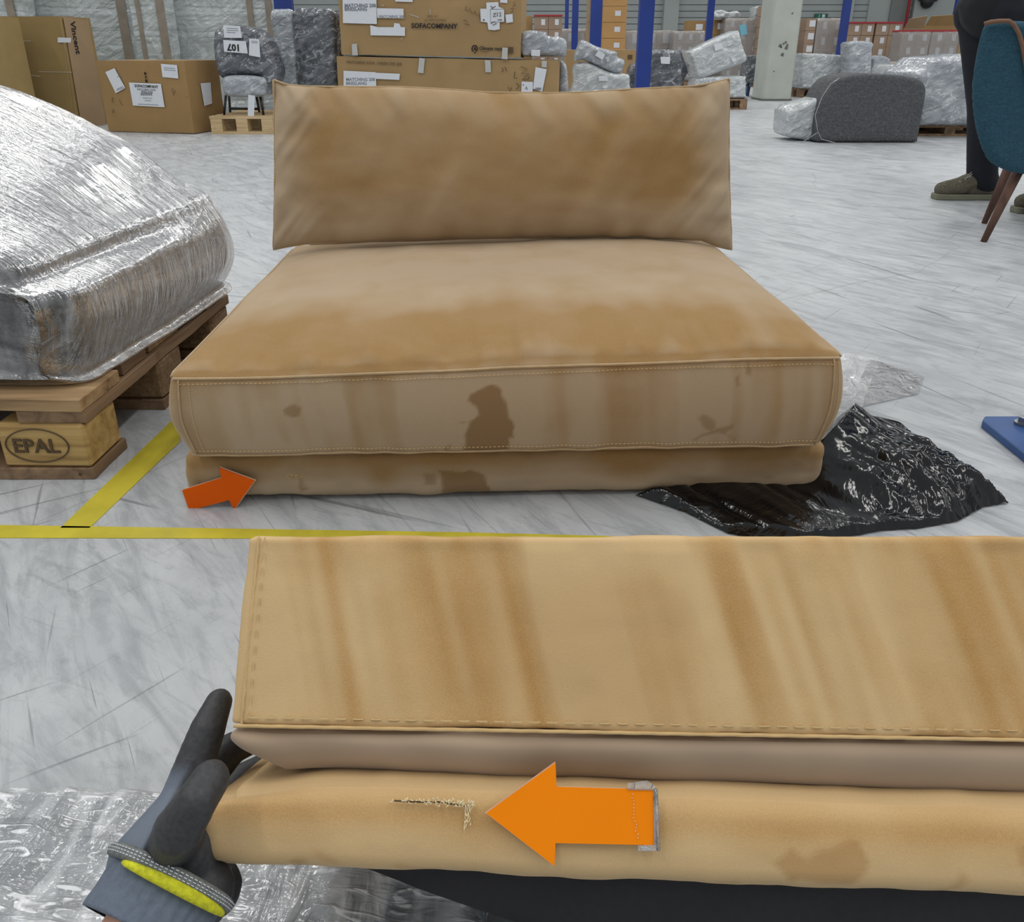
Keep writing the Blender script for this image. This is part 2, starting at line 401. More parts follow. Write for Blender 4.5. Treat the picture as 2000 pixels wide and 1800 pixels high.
def text(name, body, size, mat, origin, ux, uy, parent=None, extr=.0006, bold=0.0, align='LEFT'):
    """lettering laid on a surface: origin, direction of writing ux, up direction uy"""
    cu = bpy.data.curves.new(name, 'FONT'); cu.body = body; cu.size = size; cu.extrude = extr; cu.offset = bold; cu.align_x = align
    cu.resolution_u = 2
    t = bpy.data.objects.new(name, cu); COL.objects.link(t)
    dg = bpy.context.evaluated_depsgraph_get(); me = bpy.data.meshes.new_from_object(t.evaluated_get(dg))
    bpy.data.objects.remove(t)
    ux = Vector(tuple(map(float, ux))).normalized(); uy = Vector(tuple(map(float, uy))); uy = (uy-ux*uy.dot(ux)).normalized(); uz = ux.cross(uy)
    R = Matrix((ux, uy, uz)).transposed().to_4x4()
    me.transform(Matrix.Translation(Vector(tuple(map(float, origin))))@R)
    me.materials.clear(); me.materials.append(mat)
    o = bpy.data.objects.new(name, me); COL.objects.link(o)
    if parent: o.parent = parent
    return o
def quad_on(name, pts, nrm, th, mat, parent):
    """thin sheet (paper, tape) with thickness lying on a surface"""
    n = np.array(nrm, float); n /= np.linalg.norm(n)
    P = [np.array(p)+n*.002 for p in pts]
    return B().prism(P, n*th).obj(name, mat, parent)

# ------------------------------------------------------------------ SETTING
floor = tag(mesh_obj('floor', [(-30, -4, 0), (34, -4, 0), (34, 31, 0), (-30, 31, 0)], [(0, 1, 2, 3)], M['floor']), kind='structure')
WY = 28.0
wb = tag(B().box((-30, WY+.08, 0), (34, WY+.3, 7)).obj('wall_back', M['wall'], None), kind='structure')
for i in range(22):
    z = i*.205
    B().hexa([(-30, WY+.02, z+.012), (20.2, WY+.02, z+.012), (20.2, WY+.09, z+.012), (-30, WY+.09, z+.012), (-30, WY+.02, z+.19), (20.2, WY+.02, z+.19), (20.2, WY+.09, z+.203), (-30, WY+.09, z+.203)]).obj('cladding_panel', M['cladding'], wb)
tag(B().box((-30.3, -4, 0), (-30, 31, 7)).obj('wall_left', M['wall'], None), kind='structure')
tag(B().box((34, -4, 0), (34.3, 31, 7)).obj('wall_right', M['wall'], None), kind='structure')
def wall_px(name, x0, x1, Y, th, mat, z1=7, label=None):
    a = FY(x0, 60, Y)[0]; b = FY(x1, 60, Y)[0]
    return tag(B().box((a, Y-th, 0), (b, Y, z1)).obj(name, mat, None), kind='structure')
wall_px('trim_1', 1291, 1319, WY+.1, .35, M['wall'])
wall_px('trim_2', 1640, 1654, WY+.1, .3, M['wall'])
wall_px('wall_recess', 1686, 1740, WY+.1, .15, M['wall'])
wall_px('door_1', 1727, 1764, WY+.1, .22, M['wall_dark'], 3.2)
wall_px('trim_3', 1770, 1960, WY+.1, .28, M['wall'])
# red pipe beside the grey door
px_ = FY(1768, 45, WY-.25); tag(B().tube([(px_[0], WY-.3, 0), (px_[0], WY-.3, 6)], .05, 10).obj('red_pipe', M['red'], None, True), 'thin red vertical pipe on the back wall right of the grey door', 'pipe')
# concrete column
c0 = FZ(1489, 197); c1 = FZ(1556, 199)
cl = empty('concrete_column', ((c0[0]+c1[0])/2, c0[1]+.28, 0), 'pale square concrete column with dark scuffs standing on the floor', 'column')
wd = (c1[0]-c0[0])
B().prism([(-wd/2+.03, -.28, 0), (wd/2-.03, -.28, 0), (wd/2, -.25, 0), (wd/2, .28, 0), (-wd/2, .28, 0), (-wd/2, -.25, 0)], (0, 0, 6)).obj('shaft', M['concrete'], cl)
B().box((-wd/2-.01, -.29, 0), (wd/2+.01, .29, .03)).obj('base_joint', M['dirt'], cl)
bb = B()
for (dx, z, s) in ((-.05, .83, .03), (.0, .86, .018), (.03, .88, .02), (.06, .84, .02), (.05, .80, .03), (-.03, .81, .015), (.0, .70, .03), (.08, 1.3, .015), (-.1, .45, .012)):
    bb.prism([(dx-s, -.283, z-s*.4), (dx+s*.6, -.283, z-s), (dx+s, -.283, z+s*.5), (dx-s*.2, -.283, z+s)], (0, .004, 0))
bb.obj('scuff_marks', M['dirt'], cl)

# yellow floor tape
def tape(name, pix, label):
    P = [FZ(*p) for p in pix]; P = [np.array((p[0], p[1], .0)) for p in P]
    o = B().prism(P, (0, 0, .0012)).obj(name, M['yellow']); return tag(o, label, 'tape')
tape('floor_tape', [(-260, 1022), (330, 1031), (900, 1040), (1210, 1048), (1210, 1052), (880, 1052), (500, 1052), (-260, 1050)], 'yellow floor marking tape running crosswise in front of the pallet')
tape('floor_tape', [(118, 1031.5), (175, 1031.5), (352, 862), (352, 806)], 'yellow floor marking tape running diagonally between pallet and sofa')

# ------------------------------------------------------------------ SOFA (front view)
BL = FZ(368, 985); BR = FZ(1605, 962)
yaw = math.atan2(BR[1]-BL[1], BR[0]-BL[0]); O = (BL+BR)/2; W = float(np.linalg.norm(BR-BL))
U = np.array((math.cos(yaw), math.sin(yaw), 0)); Vv = np.array((-math.sin(yaw), math.cos(yaw), 0))
def loc_s(p): d = np.array(p)-O; return np.array((np.dot(d, U), np.dot(d, Vv), d[2]))
def inpoly(X, Z, poly):
    ins = np.zeros(len(X), bool); n = len(poly)
    for i in range(n):
        x0, z0 = poly[i]; x1, z1 = poly[(i+1) % n]
        c = ((z0 > Z) != (z1 > Z)) & (X < (x1-x0)*(Z-z0)/(z1-z0+1e-12)+x0); ins ^= c
    return ins
def stain_field(X, Z, polys, P0, soft_seed=3, wob=.004):
    out = np.zeros(len(X)); S = np.stack([X*60, Z*60, X*0], 1)
    Xw = X+wob*vn(S, 1, soft_seed); Zw = Z+wob*vn(S, 1, soft_seed+5)
    for poly, a in polys:
        acc = 0
        for dx, dz in ((0, 0), (.0022, 0), (-.0022, 0), (0, .0022), (0, -.0022)): acc = acc+inpoly(Xw+dx, Zw+dz, poly)/5.0
        out = np.maximum(out, a*acc)
    return out
sofa = empty('sofa', O, 'low mustard velvet sofa module with stained front standing on the warehouse floor', 'sofa', rz=yaw)
SB_W, SB_D, SB_H = 1.13, 0.84, 0.100
PF = O-.02*Vv
def fpx(x, y): p = loc_s(hit(x, y, PF, Vv)); return (p[0], p[2])
def bpx(x, y): p = loc_s(hit(x, y, O, Vv)); return (p[0], p[2])
stain_front = [([fpx(*p) for p in [(912, 775), (918, 760), (938, 754), (960, 743), (975, 750), (985, 768), (992, 800), (1003, 835), (1003, 850), (990, 852), (1000, 880), (905, 882), (908, 850), (920, 815), (898, 817), (936, 806), (930, 785)]], .75),
               ([fpx(*p) for p in [(558, 785), (562, 778), (580, 776), (592, 783), (590, 797), (575, 802), (562, 797)]], .55),
               ([fpx(*p) for p in [(868, 868), (880, 863), (885, 872), (870, 878)]], .5),
               ([fpx(*p) for p in [(1358, 812), (1372, 806), (1388, 818), (1396, 832), (1384, 838), (1368, 832)]], .45),
               ([fpx(*p) for p in [(1352, 850), (1400, 832), (1428, 822), (1430, 830), (1412, 840), (1438, 850), (1400, 842), (1352, 854)]], .45),
               ([fpx(*p) for p in [(1430, 740), (1440, 734), (1442, 755), (1434, 760)]], .5), ([fpx(*p) for p in [(1449, 712), (1458, 716), (1462, 736), (1450, 732)]], .5)]
stain_base = [([bpx(*p) for p in [(857, 915), (940, 918), (957, 945), (956, 967), (866, 966), (862, 940)]], .7), ([bpx(*p) for p in [(823, 925), (850, 922), (850, 944), (832, 944)]], .45),
              ([bpx(*p) for p in [(582, 930), (590, 936), (601, 952), (590, 955)]], .45), ([bpx(*p) for p in [(380, 935), (388, 935), (386, 945)]], .5)]
def nap_common(P, seed): return np.clip(.35+.28*fbm(P, (9, 9, 5), seed, 3), 0, 1)
# base
def f_base(P, N, q):
    d = .0035*fbm(P, (14, 14, 20), 5)+.010*(1-np.clip(np.abs(q[:, 2]), 0, 1)**2)*(np.abs(N[:, 1])+np.abs(N[:, 0]))*.6
    return P+N*d[:, None]
def a_base(P, N, q):
    fr = N[:, 1] < -.3
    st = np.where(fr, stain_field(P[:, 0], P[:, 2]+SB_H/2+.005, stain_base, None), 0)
    nap_sheen = nap_common(P, 3)+.55*sm(.25, -.7, q[:, 2])*fr-.1
    nap_sheen = nap_sheen-.25*fr*sm(.2, .6, q[:, 2])
    return {'nap_sheen': np.clip(nap_sheen, 0, 1), 'stain': st}
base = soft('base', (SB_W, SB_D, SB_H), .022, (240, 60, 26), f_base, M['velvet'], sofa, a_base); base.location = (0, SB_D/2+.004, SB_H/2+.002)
# seat cushion
ZB, ZT = .102, .277; CW, CD, CH = 1.10, .84, ZT-ZB; CY0 = -.024
def wr(P, seed, fx, a): return a*vn(np.stack([P[:, 0]*fx, P[:, 1]*5, P[:, 2]*6], 1), 1, seed)
def f_seat(P, N, q):
    x, y, z = P.T
    top = np.clip(N[:, 2], 0, 1); fr = np.clip(-N[:, 1], 0, 1); side = np.abs(N[:, 0])
    ex = 1-np.abs(q[:, 0])**5; ey = 1-np.abs(q[:, 1])**4
    puff = .040*top*np.clip(ex, 0, 1)*np.clip(ey, 0, 1)
    df = (q[:, 1]+1)*CD/2                       # distance from the front edge
    dent = (vn(np.stack([x*30, y*5, z*0], 1), 1, 8)+.6*vn(np.stack([x*60, y*9, z*0], 1), 1, 10))*.0065*np.exp(-df/.09)*top*sm(.0, .03, df)
    dent = dent+top*.004*fbm(P, (5, 5, 5), 12)
    zz = (z+CH/2)/CH
    fold = np.sin(x*70+3*vn(P, (6, 6, 3), 31))*.0016*np.clip(vn(np.stack([x*7, z*4, y*0], 1), 1, 33), 0, 1)*fr
    fold = fold+fr*.0032*vn(np.stack([x*22, z*3.5+x*1.2, y*0], 1), 1, 35)*sm(0, .12, zz)*sm(1, .85, zz)
    bul = fr*.010*np.sin(PI*np.clip(zz, 0, 1))+side*.014*np.sin(PI*np.clip(zz, 0, 1))
    P2 = P+N*(fold+bul)[:, None]
    P2[:, 2] += puff+dent
    under = 1-zz                                 # lower edge tucks in at both ends
    P2[:, 0] *= 1-.018*sm(.45, 1, under)*np.abs(q[:, 0])**4
    P2[:, 2] += .005*q[:, 0]*sm(.2, 1, zz)+.006*sm(.2, .8, zz)*np.sin(q[:, 0]*2)
    return P2
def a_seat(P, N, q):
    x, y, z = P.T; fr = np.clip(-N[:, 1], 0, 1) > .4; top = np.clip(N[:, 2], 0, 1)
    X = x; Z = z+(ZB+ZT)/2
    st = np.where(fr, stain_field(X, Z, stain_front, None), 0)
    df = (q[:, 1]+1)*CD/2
    nap_sheen = nap_common(P, 9)
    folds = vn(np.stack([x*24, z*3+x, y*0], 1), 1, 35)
    nap_sheen = np.where(fr, .52+.12*fbm(P, (12, 12, 4), 4)+.15*folds+.16*vn(np.stack([x*58+z*6, z*6, y*0], 1), 1, 39), nap_sheen)  # paler, greyer front: sheen and fold shading put into the colour
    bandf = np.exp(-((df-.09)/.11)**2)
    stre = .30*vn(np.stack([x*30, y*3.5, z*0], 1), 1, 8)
    nap_sheen = nap_sheen*(1-.5*top)+top*(.34-.62*bandf*(1+.25*vn(P, (5, 5, 1), 71))+stre*np.exp(-df/.14))  # golden band behind the front edge: grazing sheen painted as colour
    nap_sheen = nap_sheen-.35*fr*sm(.80, .98, (z+CH/2)/CH)
    return {'nap_sheen': np.clip(nap_sheen, 0, 1), 'stain': st}
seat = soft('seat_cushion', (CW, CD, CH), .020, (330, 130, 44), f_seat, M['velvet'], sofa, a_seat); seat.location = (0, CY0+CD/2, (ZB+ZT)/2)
# piping / hems on the cushion
def seat_pt(xn, yn, zn):
    """point on the cushion surface from -1..1 coordinates"""
    Q = np.array([(xn*CW/2, yn*CD/2, zn*CH/2)]); P, N = rounded(Q, (CW, CD, CH), .020); P2 = f_seat(P, N, Q/(np.array((CW, CD, CH))/2))
    return P2[0]+N[0]*.0015
def hem(name, pts, r, mat=M['thread_dark']): return B().tube(pts, r, 6).obj(name, mat, seat, True)
xs = np.linspace(-.995, .995, 120)
hem('piping', [seat_pt(x, -1, .86) for x in xs], .0024, M['velvet_edge']); hem('piping', [seat_pt(x, -1, -.86) for x in xs], .0020, M['velvet_edge'])
hem('piping', [seat_pt(-1, y, .86) for y in np.linspace(-.98, .98, 60)], .0024, M['velvet_edge']); hem('piping', [seat_pt(1, y, .86) for y in np.linspace(-.98, .98, 60)], .0024, M['velvet_edge'])
for sx in (-1, 1): hem('piping', [seat_pt(sx*.972, -1, z) for z in np.linspace(.86, -.86, 24)], .0015, M['velvet_edge'])
sb = B()
def dash_row(sb, p_fn, n, r):
    for i in range(n):
        t0 = (i+.15)/n; t1 = (i+.7)/n
        sb.tube([p_fn(t0), p_fn(t1)], r, 4)
for zl in (.76, -.76): dash_row(sb, lambda t: seat_pt(-.975+1.95*t, -1, zl), 150, .0007)
for sx in (-.945, .985): dash_row(sb, lambda t: seat_pt(sx, -1, .8-1.6*t), 26, .0007)
tag(sb.obj('stitching', M['stitch'], seat), kind='stuff')
# tear in the base front
tb = B()
for i in range(26):
    x = 565+i*.9+random.uniform(-1, 1); y = 928+random.uniform(-3, 3); p = loc_s(hit(x, y, O-.008*Vv, Vv)); q_ = loc_s(hit(x+random.uniform(-5, 5), y+random.uniform(-3, 4), O-.010*Vv, Vv))
    tb.tube([p, (p+q_)/2+np.array((0, -.003, .001)), q_], .0006, 4)
tb.V = [(a, b-.004, c) for a, b, c in tb.V]
tag(tb.obj('torn_threads', M['stitch'], sofa), 'short frayed tear in the velvet of the base')
# hidden back frame that carries the back cushion
bf = soft('back_frame', (1.06, .12, .5), .03, (20, 6, 12), None, M['velvet'], sofa, lambda P, N, q: {'nap_sheen': nap_common(P, 2), 'stain': P[:, 0]*0}); bf.location = (0, .93, .252)

# back cushion (loose)
def loc_at_v(x, y, v): return loc_s(hit(x, y, O+v*Vv, Vv))
outl = dict(bl=loc_at_v(534, 487, .66), br=loc_at_v(1429, 487, .66), tl=loc_at_v(534, 156, .70), tr=loc_at_v(1424, 156, .70))
bc_y = .70
bc = empty('back_cushion', O+Vv*bc_y+np.array((0, 0, .3)), 'plump mustard velvet back cushion with pointed corners leaning upright on the seat', 'cushion', rz=yaw)
nu, nv = 200, 80
top_px = [(534, 156), (560, 166), (600, 169), (700, 170), (780, 170), (860, 174), (960, 181), (1080, 182), (1150, 180), (1240, 174), (1300, 171), (1350, 169), (1390, 163), (1424, 154)]
bot_px = [(534, 487), (560, 481), (590, 476), (700, 471), (850, 466), (1000, 464), (1150, 462), (1250, 463), (1370, 468), (1400, 480), (1429, 487)]
def edge_curve(px, v):
    P = np.array([loc_at_v(x, y, v) for x, y in px]); s = (np.array([p[0] for p in px])-534)/(px[-1][0]-534.0)*2-1
    return s, P
ts, tP = edge_curve(top_px, .70); bs, bP = edge_curve(bot_px, .66)
def pillow_pt(u, v):           # u,v in -1..1 ; on the seam plane
    tx = np.interp(u, ts, tP[:, 0]); tz = np.interp(u, ts, tP[:, 2]); bx = np.interp(u, bs, bP[:, 0]); bz = np.interp(u, bs, bP[:, 2])
    k = (v+1)/2; x = bx*(1-k)+tx*k; z = bz*(1-k)+tz*k
    x = x-.004*np.sign(u)*np.abs(u)**8*(1-v**2)
    return x, .66*(1-k)+.70*k, z
us = np.sin(np.linspace(-PI/2, PI/2, nu+1)*.97)/math.sin(PI/2*.97); vs = np.sin(np.linspace(-PI/2, PI/2, nv+1)*.97)/math.sin(PI/2*.97)
UU, VVg = np.meshgrid(us, vs, indexing='ij'); UU = UU.ravel(); VVg = VVg.ravel()
x0, y0, z0 = pillow_pt(UU, VVg)
prof = (np.clip(1-np.abs(UU)**3.2, 0, 1)**.55)*(np.clip(1-np.abs(VVg)**2.6, 0, 1)**.55)
pp = np.stack([x0, z0, x0*0], 1)
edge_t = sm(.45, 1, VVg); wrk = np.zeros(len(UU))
diag = (z0-.3)-.8*x0
wrk += .009*vn(np.stack([x0*17-z0*9, z0*3+x0*2, x0*0], 1), 1, 61)*sm(-.6, .9, np.abs(UU))
wrk += .013*vn(np.stack([x0*26+z0*14, z0*5, x0*0], 1), 1, 63)*edge_t
wrk += .009*vn(np.stack([x0*24, z0*9, x0*0], 1), 1, 65)*sm(-.55, -1, VVg)
wrk += .009*vn(np.stack([x0*9, z0*26, x0*0], 1), 1, 67)*sm(.75, 1, np.abs(UU))
wrk += .004*fbm(pp, (6, 9, 1), 69)+.006*vn(np.stack([x0*60+z0*30, z0*7, x0*0], 1), 1, 70)*sm(.62, 1, VVg)+.004*vn(np.stack([x0*50-z0*40, z0*9, x0*0], 1), 1, 72)*sm(.6, .95, np.abs(UU))
back_tone = np.clip(.06+.10*fbm(pp, (4, 7, 1), 19)+.55*sm(.72, 1, np.abs(UU))+.38*sm(-.1, -.8, VVg)+.15*edge_t+12*wrk, 0, 1)  # pile colour, lighter on wrinkle crests and darker in the hollows
T = .075
back = .62
Vf = np.stack([x0, y0-T*prof-wrk*prof**.3*1.0, z0-.006*prof*0], 1); Vb = np.stack([x0, y0+T*back*prof, z0], 1)
Vall = np.concatenate([Vf, Vb]); off = Vall-np.array((0, bc_y, .3)); nn = (nu+1)*(nv+1); Fc = []
for i in range(nu):
    for j in range(nv):
        a = i*(nv+1)+j; b = a+nv+1
        Fc.append((a, b, b+1, a+1)); Fc.append((nn+a, nn+a+1, nn+b+1, nn+b))
bco = mesh_obj('cover', off, Fc, M['velvet'], bc, True, {'nap_sheen': np.concatenate([back_tone, back_tone]), 'stain': np.zeros(2*nn)})
bm = bmesh.new(); bm.from_mesh(bco.data); bmesh.ops.remove_doubles(bm, verts=bm.verts[:], dist=.0004); bmesh.ops.recalc_face_normals(bm, faces=bm.faces[:]); bm.to_mesh(bco.data); bm.free()
ring = []
for u in np.linspace(-1, 1, 90): ring.append((u, 1))
for v in np.linspace(.96, -1, 40): ring.append((1, v))
for u in np.linspace(.98, -1, 90): ring.append((u, -1))
for v in np.linspace(-.96, 1, 40): ring.append((-1, v))
rp = []
for i, (u, v) in enumerate(ring):
    X, Y_, Z_ = pillow_pt(np.array([u]), np.array([v])); rp.append((X[0], Y_[0]-bc_y+.0015*math.sin(i*.9), Z_[0]-.3))
B().tube(rp, .0030, 6).obj('edge_seam', M['velvet_edge'], bc, True)

# orange arrow leaning on the base
ya = O[1]-.030
ar = [(356, 957.5), (432, 933.5), (428.5, 913.5), (497, 938.6), (456.6, 995.6), (447.6, 976.4), (369.6, 997)]
AP = [FY(x, y, ya+.012*(1-(y-913)/84)*0) for x, y in ar]
zmin = min(p[2] for p in AP)
a1 = empty('arrow_marker', (AP[6][0], ya, max(zmin, 0)), 'deep orange laminated arrow leaning on the sofa base and pointing right', 'arrow marker')
def rel(P, o): return [np.array(p)-np.array(o.location) for p in P]
B().prism(rel(AP, a1), (0, .0015, 0)).obj('arrow_card', M['orange_red'], a1)
cen = sum(AP)/len(AP); AP2 = [cen+(p-cen)*1.035+np.array((0, .0016, 0)) for p in AP]
B().prism(rel(AP2, a1), (0, .0008, 0)).obj('laminate_border', M['lamin'], a1)
tp = [FY(368, 998, ya), FY(384, 994, ya), FY(384, 1003, ya-.006), FY(371, 1005, ya-.006)]
B().prism(rel(tp, a1), (0, .001, 0)).obj('clear_tape', M['clear'], a1)

# ------------------------------------------------------------------ PALLET with wrapped armchair (left)
K = H/.65
pal = empty('euro_pallet', (0, 0, 0), 'worn wooden pallet with oval stamp on its corner block under the wrapped armchair', 'pallet')
PC = FZ(190, 937); pal.location = (PC[0], PC[1], 0); pal.rotation_euler = (0, 0, math.radians(-1.0))
PL, PD = .95, .70      # along -x, along +y
ZTOP = .166
def board(lo, hi, mat, nm='board', seed=0):
    b = B(); n = 10; V = []
    (x0_, y0_, z0_), (x1_, y1_, z1_) = lo, hi
    # plank with slightly ragged outline
    nx = 12 if (x1_-x0_) > (y1_-y0_) else 2; ny = 12 if nx == 2 else 2
    rr = random.Random(seed)
    pts = []
    for i in range(nx+1): pts.append([x0_+(x1_-x0_)*i/nx, y0_+rr.uniform(-.003, .003)])
    for j in range(1, ny+1): pts.append([x1_+rr.uniform(-.003, .003), y0_+(y1_-y0_)*j/ny])
    for i in range(1, nx+1): pts.append([x1_-(x1_-x0_)*i/nx, y1_+rr.uniform(-.003, .003)])
    for j in range(1, ny): pts.append([x0_, y1_-(y1_-y0_)*j/ny])
    b.prism([(p[0], p[1], z0_) for p in pts], (0, 0, z1_-z0_))
    o = b.obj(nm, mat, pal, bevel=.0015); return o
th = .025
ws = [.135, .10, .135, .10, .135]; gap = (PD-sum(ws))/4; y = 0
for i, w_ in enumerate(ws):
    board((-PL, y, ZTOP-th), (rx := (.0 if i in (0, 4) else -.006*i), y+w_, ZTOP), M['wood'] if i % 2 == 0 else M['wood_y'], seed=i); y += w_+gap
for xx in (-.125, -PL/2-.06, -PL): board((xx, 0.004, ZTOP-2*th-.001), (xx+.125, PD-.004, ZTOP-th-.001), M['wood_y'], 'stringer_board', int(abs(xx)*100)+5)
for yy in (0, PD/2-.06, PD-.12): board((-PL, yy, 0), (-.004, yy+.12, .024), M['wood_y'], 'bottom_board', int(yy*100)+9)
for ix, xx in enumerate((-.17, -PL/2-.07, -PL)):
    for iy, yy in enumerate((.002, PD/2-.055, PD-.115)):
        m_ = M['wood_block'] if (ix == 0 and iy == 0) else M['chip']
        B().box((xx, yy, .0245), (xx+.165, yy+.11, ZTOP-2*th-.0015)).obj('block', m_, pal, bevel=.006)
# stamp on the corner block
yb = .0005; ob = B()
cx_, cz_, ra, rb = -.098, .071, .058, .034
ob.tube([(cx_+ra*math.cos(t), yb, cz_+rb*math.sin(t)) for t in np.linspace(0, 2*PI, 49)], .0013, 5)
ob.obj('oval_stamp', M['fadedink'], pal)
text('stamp_lettering', 'EPAL', .040, M['fadedink'], (cx_-.046, yb, cz_-.014), (1, 0, 0), (0, 0, 1), pal, extr=.001, bold=.0006)
for (x_, z_) in ((-.10, .012), (-.03, .012), (-.16, .012)): B().tube([(x_, -.001, z_), (x_, .004, z_)], .003, 8).obj('nail', M['fadedink'], pal)

# wrapped armchair on the pallet
wa = empty('wrapped_armchair', (-.9*K, 1.3*K, ZTOP+.002), 'large grey armchair in shiny stretch film on the worn pallet at left', 'armchair')
def ring_at(t, off=0.0):
    """cross-section (XZ) going from bottom right over ridge and top to bottom left, t 0 near .. 1 far"""
    Yk = 1.075+.555*t
    xb = -.722+.052*t; xm = -.688+.068*t; xr = -.758+.102*t; zr = .338+.022*t
    tops0 = [(-.83, .372), (-.93, .41), (-1.05, .455), (-1.25, .51), (-1.42, .46)]
    tops1 = [(-.722, .395), (-.835, .485), (-1.05, .582), (-1.25, .60), (-1.42, .46)]
    tt = min(1, t*1.15)**.8
    P = [(xb, .1455), (xb+.02, .165), (xm, .215), (xm+.004, .26), (xm-.006, .30), (xr+.012, zr-.022), (xr, zr), (xr-.028, zr+.020)]
    P += [(a[0]*(1-tt)+b[0]*tt, a[1]*(1-tt)+b[1]*tt) for a, b in zip(tops0, tops1)]
    P += [(-1.47, .30), (-1.47, .1455), (-1.1, .1455)]
    return Yk, np.array(P)
def catmull(P, m):
    n = len(P); out = []
    for i in range(n):
        p0, p1, p2, p3 = P[i-1], P[i], P[(i+1) % n], P[(i+2) % n]
        for k in range(m):
            t = k/m; out.append(.5*((2*p1)+(-p0+p2)*t+(2*p0-5*p1+4*p2-p3)*t*t+(-p0+3*p1-3*p2+p3)*t**3))
    return np.array(out)
def armchair_mesh(off, seed, namp):
    m = 9; nst = 46; rings = []
    for i in range(nst+1):
        t = i/nst; Yk, P = ring_at(t); P = catmull(P, m)
        e = min(t, 1-t)/.10; e = min(1, e); sh = math.sqrt(max(0, 1-(1-e)**2)); rr = .05
        c = np.array((-1.05, .30)); d = P-c; Ln = np.linalg.norm(d, axis=1, keepdims=True)
        P = P-d/Ln*rr*(1-sh); P[:, 1] = np.maximum(P[:, 1], .1455)
        rings.append(np.stack([P[:, 0], np.full(len(P), Yk), P[:, 1]], 1))
    k = len(rings[0]); V = np.concatenate(rings)*K
    Fc = [(i*k+j, i*k+(j+1) % k, (i+1)*k+(j+1) % k, (i+1)*k+j) for i in range(nst) for j in range(k)]
    # caps by shrinking rings
    def cap(ridx, rev):
        nonlocal V, Fc
        base_i = ridx*k; prev = list(range(base_i, base_i+k)); R = V[base_i:base_i+k]; c = np.array((R[:, 0].mean(), R[0, 1], R[:, 2].mean()))
        for s in (.85, .6, .3, .02):
            newR = c+(R-c)*s; newR[:, 1] += (-1 if rev else 1)*.012*(1-s)
            n0 = len(V); V = np.concatenate([V, newR]); cur = list(range(n0, n0+k))
            for j in range(k):
                f_ = (prev[j], prev[(j+1) % k], cur[(j+1) % k], cur[j]); Fc.append(f_ if rev else f_[::-1])
            prev = cur
    cap(0, True); cap(nst, False)
    c = np.array((-1.08*K, 1.36*K, .32*K)); N = V-c; N /= np.linalg.norm(N, axis=1, keepdims=True)
    d = off+namp*(fbm(V, (9, 9, 9), seed, 4)+.6*vn(np.stack([V[:, 0]*14+V[:, 2]*30, V[:, 1]*10, V[:, 2]*8], 1), 1, seed+4))
    V = V+N*d[:, None]; V[:, 2] = np.maximum(V[:, 2], ZTOP+.002)
    return V-np.array(wa.location), Fc
V_, F_ = armchair_mesh(-.006, 3, .003); mesh_obj('felt_cover', V_, F_, M['felt_light'], wa, True)
V_, F_ = armchair_mesh(.010, 8, .0026); mesh_obj('stretch_film', V_, F_, M['film'], wa, True)

# ------------------------------------------------------------------ black bin liner and clear bag right of the sofa
def ground_sheet(name, outline, hfun, mat, n=150, seed=0, thick=.0):
    P = np.array([FZ(*p)[:2] for p in outline]); lo = P.min(0); hi = P.max(0)
    X, Y_ = np.meshgrid(np.linspace(lo[0], hi[0], n), np.linspace(lo[1], hi[1], n), indexing='ij')
    Q = np.stack([X.ravel(), Y_.ravel()], 1)
    n2 = len(P); ins = inpoly(Q[:, 0], Q[:, 1], [tuple(p) for p in P])
    dmin = np.full(len(Q), 9.)
    near = Q.copy()
    for i in range(n2):
        a, b = P[i], P[(i+1) % n2]; t = np.clip(((Q-a)@(b-a))/((b-a)@(b-a)), 0, 1); pr = a+t[:, None]*(b-a); d = np.linalg.norm(Q-pr, axis=1)
        m_ = d < dmin; near[m_] = pr[m_]; dmin = np.minimum(dmin, d)
    cell = max((hi-lo)/n); keep = ins | (dmin < cell*1.2)
    Q = np.where((~ins)[:, None], near, Q)
    Z = hfun(Q, np.where(ins, dmin, 0)); V = np.concatenate([Q, Z[:, None]], 1)
    idx = np.full(len(Q), -1); kk = np.where(keep)[0]; idx[kk] = np.arange(len(kk)); Fc = []
    for i in range(n-1):
        for j in range(n-1):
            q4 = (i*n+j, (i+1)*n+j, (i+1)*n+j+1, i*n+j+1)
            if all(keep[a] for a in q4) and any(ins[a] for a in q4): Fc.append(tuple(idx[a] for a in q4))
    o = mesh_obj(name, V[kk], Fc, mat, None, True); return o
def h_bag(Q, d):
    P3 = np.concatenate([Q, Q[:, :1]*0], 1)
    ridge = .10*np.exp(-((Q[:, 0]-.63)/.12)**2-((Q[:, 1]-1.33)/.10)**2)+.05*np.exp(-((Q[:, 0]-.72)/.14)**2-((Q[:, 1]-1.18)/.08)**2)
    rough_zone = sm(.55, .80, Q[:, 0])*sm(1.36, 1.2, Q[:, 1])
    z = ridge+.020*np.abs(fbm(P3, (7, 8, 1), 41, 1))+.010*rough_zone*np.abs(fbm(P3, (34, 34, 1), 44, 2))+.012*np.abs(vn(np.stack([Q[:, 0]*22+Q[:, 1]*16, Q[:, 1]*7, Q[:, 0]*0], 1), 1, 43))
    return np.minimum(.002+z, .002+d*1.6+.004*np.abs(vn(P3, 60, 3)))
bagpx = [(1240, 968), (1340, 1003), (1420, 1043), (1560, 1070), (1680, 1046), (1722, 1038), (1790, 1034), (1870, 1020), (1920, 992), (1970, 984), (1910, 955), (1850, 915), (1800, 872), (1760, 838), (1700, 822), (1600, 850), (1560, 900), (1500, 940), (1380, 955)]
bag = ground_sheet('bin_liner', bagpx, h_bag, M['bag'], 190)
bag['label'] = 'crumpled black plastic bin liner on the floor beside the sofa'; bag['category'] = 'plastic bag'
rebase(bag, (.55, 1.12, 0))
